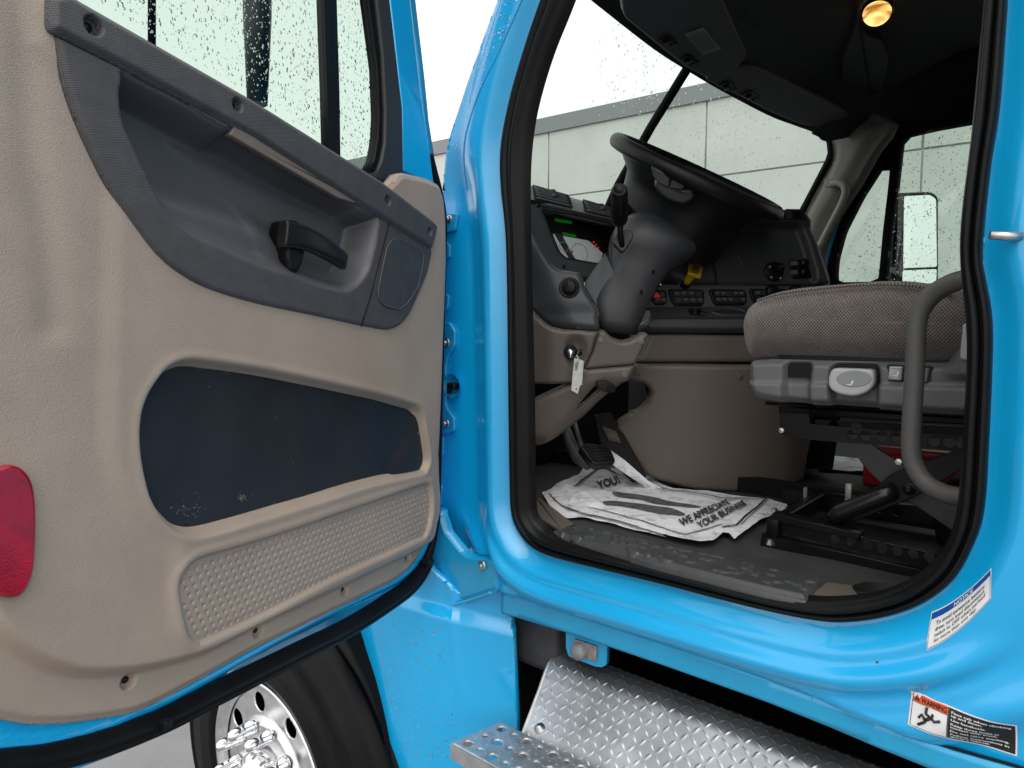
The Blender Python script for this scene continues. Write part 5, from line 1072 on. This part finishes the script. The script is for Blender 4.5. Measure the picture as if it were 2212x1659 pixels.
# ---------------------------------------------------------------- stickers on the jamb
def stick(corn, nx=16, ny=8):                                  # corners: bottom-left, bottom-right, top-right, top-left in the photo; edges may bow
    c = [np.array(S.off(.022).q(*p)) for p in corn[:4]]; bow = corn[4] if len(corn) > 4 else 0.
    def f(s, t, k=0.):
        p = (c[0]*(1-s)+c[1]*s)*(1-t)+(c[3]*(1-s)+c[2]*s)*t; p = p+np.array((0, 1.))*bow*4*s*(1-s)
        return S.w(p[0], p[1], bodyH(p[0], p[1])+.0008+k)
    return f
def strip(m, f, s0, s1, t0, t1, k, nx=24, ny=6):
    m.grid([[f(s0+(s1-s0)*i/nx, t0+(t1-t0)*j/ny, k) for i in range(nx+1)] for j in range(ny+1)])
def dens_text(m, s, f, x0, x1, y, h, bold=.012): put_text(m, s, lambda a, b: f(a, b, .0011), x0, x1, y, h, bold)
f = stick([(2003,1403),(2142,1290),(2141,1228),(2007,1330),-.0085])
m = MB(); strip(m, f, 0, 1, 0, 1, 0); ns = m.build('notice_sticker', WHITE, truck, label='white and blue NOTICE battery sticker')
m = MB(); strip(m, f, .015, .985, .80, .965, .0004); m.build('blue_header', BLUEINK, ns)
m = MB()
for a in ((.012,.018,.03,.80),(.982,.988,.03,.80),(.012,.988,.028,.045)): strip(m, f, *a, .0004)
m.build('sticker_border', INK, ns)
m = MB(); dens_text(m, 'NOTICE', f, .40, .71, .82, .11, .018); m.build('notice_heading', WHITE, ns)
m = MB()
for i, (s_, x1_) in enumerate((('To avoid excessive battery', .90),('draw, turn load disconnect', .90),('switch to OFF when parked', .91),('for more than one day.', .79))): dens_text(m, s_, f, .12, x1_, .615-.155*i, .10, .012)
m.build('notice_text', INK, ns)
f = stick([(1963,1561),(2194,1647),(2196,1570),(1969,1491),-.002]); 
m = MB(); strip(m, f, 0, 1, 0, 1, 0); wsn = m.build('warning_sticker', WHITE, truck, label='orange, white and black WARNING sticker about climbing the cab')
m = MB(); strip(m, f, .025, .375, .74, .96, .0004, 8); m.build('orange_header', ORANGE, wsn)
m = MB(); strip(m, f, .385, .985, .04, .96, .0004); m.build('black_field', INK, wsn)
m = MB()
for a in ((.018,.024,.04,.96),(.018,.38,.035,.05),(.375,.383,.04,.96),(.02,.38,.725,.74)): strip(m, f, *a, .0006, 8)
dens_text(m, 'WARNING', f, .105, .365, .775, .145, .03)
m.add([f(*p, .0008) for p in ((.035,.775),(.095,.775),(.065,.93))], [(0,1,2)], True); m.build('warning_heading', INK, wsn)
m = MB(); dens_text(m, '!', lambda a, b, k: f(a, b, k+.0004), .062, .069, .80, .09, .01); m.build('warning_mark', ORANGE, wsn)
m = MB()                                                       # falling figure
def limb(pts, w):
    for (a, b), (c_, d_) in zip(pts, pts[1:]):
        v = np.array((c_-a, d_-b)); n_ = np.array((-v[1]*.33, v[0]*3.0)); n_ = n_/np.linalg.norm(v)*w*.5
        m.add([f(a+n_[0]*.3, b+n_[1], .0008), f(a-n_[0]*.3, b-n_[1], .0008), f(c_-n_[0]*.3, d_-n_[1], .0008), f(c_+n_[0]*.3, d_+n_[1], .0008)], [(0,1,2,3)], True)
m.add([f(.232+.015*math.cos(t), .545+.05*math.sin(t), .0008) for t in np.linspace(0, 6.28, 15)[:-1]], [tuple(range(14))], True)
for pts in ([(.215,.47),(.165,.34)], ):
    for k in range(-3, 4): m.tube([f(.222, .46+k*.012, .0008), f(.160, .33+k*.012, .0008)], .0010, 5)
for pts in ([(.17,.70),(.165,.52),(.215,.47)], [(.22,.47),(.255,.40),(.31,.48)], [(.165,.34),(.125,.45),(.10,.33)], [(.17,.31),(.145,.24),(.10,.14)]): m.tube([f(a, b, .0008) for a, b in pts], .0020, 6)
m.build('falling_figure', INK, wsn)
m = MB(); rows = (('Face cab when climbing', .95, .83),('up and down.', .70, .745),('Use handholds.', .73, .625),('Keep three limbs in', .84, .505),('contact with truck.', .83, .42),('Do not carry anything.', .93, .30),('Follow instructions in', .93, .18),("driver's manual.", .76, .095))
for s_, x1_, y_ in rows: dens_text(m, s_, f, .41, x1_, y_, .062, .022)
m.build('warning_text', WHITE, wsn)
# ---------------------------------------------------------------- loose things in the cab
def crumple(X, Y, amp, sc, seed=0):
    h = 0*X
    for k in range(7):
        a = math.sin(seed+k*2.4)*3; f_ = sc*(1+k*.6); h = h+amp/(1+k*.5)*np.abs(np.sin((X*math.cos(a)+Y*math.sin(a))*f_+k+1.5*np.sin((X*math.sin(a)-Y*math.cos(a))*f_*.6)))
    return h
PAPER = mat('paper_white', (.84,.84,.87), .7)
_nt = PAPER.node_tree; _n = _nt.nodes.new('ShaderNodeTexNoise'); _n.inputs['Scale'].default_value = 26; _n.inputs['Detail'].default_value = 9; _n.inputs['Roughness'].default_value = .75
_t = _nt.nodes.new('ShaderNodeTexCoord'); _nt.links.new(_t.outputs['Object'], _n.inputs['Vector']); _r = _nt.nodes.new('ShaderNodeValToRGB'); _e = _r.color_ramp.elements
_e[0].position = .50; _e[0].color = (.84,.84,.87,1); _e[1].position = .68; _e[1].color = (.36,.32,.28,1); _nt.links.new(_n.outputs['Fac'], _r.inputs['Fac']); _nt.links.new(_r.outputs['Color'], _nt.nodes['Principled BSDF'].inputs['Base Color']); DIRT = mat('grime', (.30,.27,.24), .9); PRINT = mat('paper_print', (.03,.03,.035), .8); GREYP = mat('grey_print_wash', (.06,.06,.065), .8, noise=(40,.5,2.6))
FP_ = FLR
mat1 = FP_.Q([(1200,1058),(1250,1035),(1272,1005),(1300,1002),(1318,975),(1345,990),(1400,1040),(1455,1068),(1520,1072),(1580,1082),(1660,1090),(1701,1104),(1692,1120),(1640,1138),(1600,1170),(1586,1183),(1568,1160),(1540,1186),(1515,1188),(1440,1170),(1340,1140),(1270,1125),(1215,1105),(1185,1075)])
def m1H(X, Y): return .010+crumple(X, Y, .0024, 11, 1)+.050*ss(Y, FP_.q(1330,1010)[1], FP_.q(1320,975)[1]+.05)
pm = emp('paper_floor_mat', None, FP_.w(*FP_.q(1440,1110)), label='crumpled white paper mat printed WE APPRECIATE YOUR BUSINESS on the cab floor', category='paper mat')
def _flap(t, w):
    a = atd(*[float(np.interp(t, (0,.3,.7,1), q)) for q in ((1318,1350,1402,1456),(972,994,1040,1068),(1.79,1.80,1.83,1.85))]); b = atd(*[float(np.interp(t, (0,.3,.7,1), q)) for q in ((1322,1352,1400,1454),(1004,1024,1056,1074),(1.80,1.82,1.84,1.85))])
    return a*(1-w)+b*w+AX*.006*math.sin(w*3.1+t*5)
m = MB(); m.grid([[_flap(t, w) for t in np.linspace(0, 1, 14)] for w in np.linspace(0, 1, 6)]); fl_p = m
bq = FP_.Q([(1170,1070),(1210,1052),(1300,1058),(1330,1090),(1400,1135),(1440,1168),(1330,1140),(1260,1124),(1225,1125),(1195,1110)])
psh = relief('sheet', FP_, rnd(mat1, .01), m1H, .006, PAPER, pm); fl_p.build('folded_corner', PAPER, pm)
def fmap(px):                                                  # affine sheet coordinates from three photo points
    o, a, b = [np.array(FP_.q(*p)) for p in px]
    def f(s, t, k=0.):
        p = o+(a-o)*s+(b-o)*t; return FP_.w(p[0], p[1], float(m1H(np.array([p[0]]), np.array([p[1]]))[0])+.0042+k)
    return f
def ptext(s, p, bold, m):
    V, F, w = text2d(s, bold); f = fmap(p); m.add([f(a, b) for a, b in V], F, True)
m = MB(); ptext('YOU!', [(1293,1074),(1340,1058),(1287,1056)], .035, m); m.build('mat_lettering', PRINT, psh)
m = MB(); ptext('WE APPRECIATE', [(1473,1154),(1578,1103),(1465,1141)], .035, m); m.build('mat_lettering', PRINT, psh)
m = MB(); ptext('YOUR BUSINESS', [(1511,1159),(1613,1107),(1503,1146)], .035, m); m.build('mat_lettering', PRINT, psh)
def pline(pts, w, m, dk=0.):
    c = [np.array(FP_.q(*p)) for p in pts]; dn = []
    for a, b in zip(c, c[1:]):
        k = max(2, int(np.linalg.norm(b-a)/.012)); dn += [a+(b-a)*i/k for i in range(k)]
    dn.append(c[-1]); L_, R_ = [], []
    for i, p in enumerate(dn):
        t = dn[min(i+1, len(dn)-1)]-dn[max(i-1, 0)]; t /= np.linalg.norm(t); n_ = np.array((-t[1], t[0]))*w/2
        for s_, A_ in ((1, L_), (-1, R_)):
            q = p+n_*s_; A_.append(FP_.w(q[0], q[1], float(m1H(np.array([q[0]]), np.array([q[1]]))[0])+.0026+dk))
    m.grid([L_, R_])
m = MB(); pline([(1240,1065),(1300,1016),(1330,1035),(1440,1070),(1560,1090),(1655,1092),(1590,1150),(1560,1158)], .005, m); pline([(1247,1065),(1301,1020),(1330,1039),(1440,1074),(1558,1094),(1645,1094)], .002, m); pline([(1660,1094),(1600,1150)], .002, m)
pline([(1270,1112),(1340,1128),(1480,1172),(1500,1166),(1560,1150)], .004, m); m.build('mat_border', PRINT, psh)
m = MB()
for pts in ([(1322,1078),(1335,1076),(1380,1082),(1440,1096),(1505,1108),(1512,1112),(1490,1112),(1430,1106),(1380,1094),(1335,1086)], [(1303,1096),(1330,1095),(1380,1104),(1440,1112),(1470,1120),(1480,1128),(1465,1130),(1430,1126),(1370,1114),(1310,1106)]):
    q = cr(FP_.Q(pts), 3); ce = np.mean(np.array(q), 0); V = [FP_.w(ce[0], ce[1], float(m1H(np.array([ce[0]]), np.array([ce[1]]))[0])+.002)]
    for a in (.5, 1.):
        for p in q:
            z = ce+(np.array(p)-ce)*a; V.append(FP_.w(z[0], z[1], float(m1H(np.array([z[0]]), np.array([z[1]]))[0])+.002))
    n_ = len(q); m.add(V, [(0, 1+k, 1+(k+1) % n_) for k in range(n_)]+[(1+k, 1+n_+k, 1+n_+(k+1) % n_, 1+(k+1) % n_) for k in range(n_)])
m.build('shoe_print', GREYP, psh)
pm2 = relief('paper_floor_mat', FP_, rnd(bq, .006), lambda X, Y: .003+crumple(X, Y, .002, 20, 5), .006, PAPER, None, label='dirty white sheet underneath the printed mat near the door sill', category='paper mat')
cq = FP_.Q([(1196,1066),(1215,1054),(1250,1064),(1285,1074),(1300,1090),(1330,1112),(1300,1122),(1250,1110),(1215,1094)])
pm3 = relief('crumpled_paper', FP_, rnd(cq, .01), lambda X, Y: .013+crumple(X, Y, .004, 24, 9)-.012*ss(sd(X, Y, cq), -.03, 0), .005, PAPER, None, label='scrunched grubby paper lying over the left corner of the printed mat', category='paper')
pp = relief('paper_sheet', FP_, FP_.Q([(1760,992),(1772,988),(1870,1000),(1905,1008),(1900,1030),(1868,1027),(1765,1018)]), lambda X, Y: .004+crumple(X, Y, .003, 14, 3), .008, PAPER, None, label='stained white paper on the floor beyond the seat, beside the red box', category='paper')
# red box
rbx = emp('red_box', None, zpt(1895,1040,ZF), label='red plastic box on the cab floor behind the seat frame', category='box')
rb0 = zpt(1868,1041,ZF); rc = rb0+np.array((.22,.02,.045)); m = MB(); m.box(rc, (.22,.05,.045), b=.006); o = m.build('box_body', REDP, rbx); m = MB(); m.box(rc+np.array((.0,0,.052)), (.19,.045,.012), b=.006); m.box(rc+np.array((.02,-.052,.0)), (.02,.003,.045), b=.002); m.build('box_lid', REDP, rbx)
# key with tags
ky = emp('truck_key', None, A7.w(*A7.q(1236,762), .02), label='silver key in the ignition with a paper tag numbered 582 hanging from it', category='key')
k0 = A7.w(*A7.q(1231,760), .012); k1 = k0+A7.N*.028
m = MB(); m.box((k0+k1)/2, (.014,.0012,.005), (A7.N, np.cross(A7.N, (0,0,1)), (0,0,1)), .0005); sd_ = np.cross(A7.N, (0,0,1)); kw = A7.w(*A7.q(1255,757), .028); kn_ = (kw-k1); m.box(k1+kn_*.5+np.array((0,0,.0)), (np.linalg.norm(kn_)*.55,.0010,.0085), (kn_/np.linalg.norm(kn_), np.cross(kn_/np.linalg.norm(kn_), (0,0,1)), (0,0,1)), .002); m.build('key_blade', CHROME, ky)
rg0 = k1+kn_*.55+np.array((0,0,-.016)); m = MB(); m.tube([rg0+(UP*math.cos(t)+A7.N*.7*math.sin(t)+RT*.3*math.sin(t))*.011 for t in np.linspace(0, 6.283, 21)[:-1]], .0009, 6, closed=True); m.build('key_ring', CHROME, ky)
KT = facing(rg0+np.array((0,0,-.02)), -58, 4); tg = mat('tag_card', (.60,.59,.55), .6, noise=(60,.8,1.05)); m = MB(); m.prism(KT, KT.Q([(1241,773),(1259,779),(1254,829),(1248,851),(1234,843),(1238,800)]), 0, .0012, 0); t_ = m.build('key_tag', tg, ky)
m = MB(); m.prism(KT, KT.Q([(1246,775),(1261,780),(1257,832),(1250,833)]), -.003, -.002, 0); m.build('key_tag', tg, ky)
o_, a_, b_ = [np.array(KT.q(*p)) for p in ((1247,801),(1249,783),(1241,800))]; V, F, w = text2d('582', .03); m = MB(); m.add([KT.w(*(o_+(a_-o_)*x+(b_-o_)*y), .0018) for x, y in V], F, True); m.build('tag_number', mat('green_ink', (.01,.16,.06), .6), t_)
m = MB(); c = KT.q(1245,840); m.lathe([(.0018,.0016),(0,.0018)], KT.w(*c), KT.N, 10); m.build('tag_hole', INK, t_)
# ---------------------------------------------------------------- warehouse
bd = np.array((-.998,-.065,0.)); bd /= np.linalg.norm(bd); BO = CAMP+np.array((-.653*23,.757*23,0))+RT*3.56; BO[2] = 0
BL = PL(BO, -bd); 
if (CAMP-BO)@BL.N < 0: print('flip')
wh = emp('warehouse', None, BO, label='long pale concrete-panel warehouse wall with dark roof edge beyond the truck', category='building')
ru = BL.q(1340,237)[1]; jv = BL.q(1561,378)[1]; us = [BL.q(1189,350)[0], BL.q(1529,300)[0], BL.q(1986,400)[0]]
print('bldg', ru, jv, us); pwid = us[1]-us[0]; base = BL.q(1860,602)[1]; print('base', base)
CONC = mat('precast_concrete', (.66,.67,.64), .85, noise=(.5,.88,1.07), bump=[('noise', 6, .3, .02)])
m = MB(); g = .05; zz = [(-.2, base-.0-g), (base, jv-g), (jv, ru-.35)]
zz = [(-.2, jv-(ru-jv)*1.9-g), (jv-(ru-jv)*1.9, jv-(ru-jv)*.0-g), (jv, ru-.15)]
for i in range(-30, 9):
    x0 = us[0]+i*pwid; x1 = x0+pwid-g
    for a, b in zz:
        if b > a: m.prism(BL, [(x0,a),(x1,a),(x1,b),(x0,b)], 0, .08, .01, 1)
m.build('wall_panels', CONC, wh)
m = MB(); a = us[0]-30*pwid; b = us[0]+9*pwid; m.prism(BL, [(a,-.3),(b,-.3),(b,ru-.1),(a,ru-.1)], -12, .02); m.build('wall_core', mat('joint_grey', (.43,.44,.43), .9), wh)
m = MB(); m.prism(BL, [(a,ru-.30),(b,ru-.30),(b,ru+.22),(a,ru+.22)], -.3, .16, .02, 1); m.build('roof_coping', mat('roof_edge', (.26,.27,.28), .6), wh)
# ---------------------------------------------------------------- ground and sky
gm_ = mat('wet_concrete', (.19,.19,.20), .30, noise=(1.6,.72,1.15), bump=[('noise', 45, .3, .006), ('noise', 260, .3, .002)])
mk('ground', [(-300,-300,0),(300,-300,0),(300,300,0),(-300,300,0)], [(0,1,2,3)], gm_, kind='structure')
w = bpy.data.worlds.new('World'); SC.world = w; w.use_nodes = True; nt = w.node_tree; bg = nt.nodes['Background']
sk_ = nt.nodes.new('ShaderNodeTexSky'); sk_.sky_type = 'NISHITA'; sk_.sun_disc = False; sk_.sun_elevation = R(48); sk_.sun_rotation = R(150); sk_.air_density = 1.; sk_.dust_density = 6; sk_.ozone_density = 1
hs_ = nt.nodes.new('ShaderNodeHueSaturation'); hs_.inputs['Saturation'].default_value = .10; nt.links.new(sk_.outputs[0], hs_.inputs['Color'])
mxs = nt.nodes.new('ShaderNodeMix'); mxs.data_type = 'RGBA'; mxs.inputs['Factor'].default_value = .65; mxs.inputs['B'].default_value = (13.6,13.4,13.0,1)   # overcast veil over the sky
nt.links.new(hs_.outputs[0], mxs.inputs['A']); nt.links.new(mxs.outputs['Result'], bg.inputs['Color']); bg.inputs['Strength'].default_value = .115
sun = bpy.data.lights.new('sun', 'SUN'); sun.energy = .5; sun.angle = R(25); sun.color = (1,.97,.93); so = bpy.data.objects.new('sun', sun); COL.objects.link(so)
sdir = Vector((.30,-.15,.93)); so.rotation_euler = sdir.to_track_quat('Z','Y').to_euler(); so.location = (3,-5,8)
SC.view_settings.view_transform = 'Standard'; SC.view_settings.look = 'None'; SC.view_settings.exposure = 0.3; SC.view_settings.gamma = 1
SC.render.film_transparent = False
SC.cycles.max_bounces = 8; SC.cycles.transparent_max_bounces = 16; SC.cycles.use_denoising = True; SC.cycles.caustics_refractive = False; SC.cycles.caustics_reflective = False

# ---------------------------------------------------------------- keep to thing > part > sub-part
def depth(o):
    k = 0
    while o.parent: o = o.parent; k += 1
    return k
for o in list(SC.objects):
    while depth(o) > 2:
        g = o.parent.parent; o.parent = g; o.matrix_parent_inverse = WM[g.name].inverted()
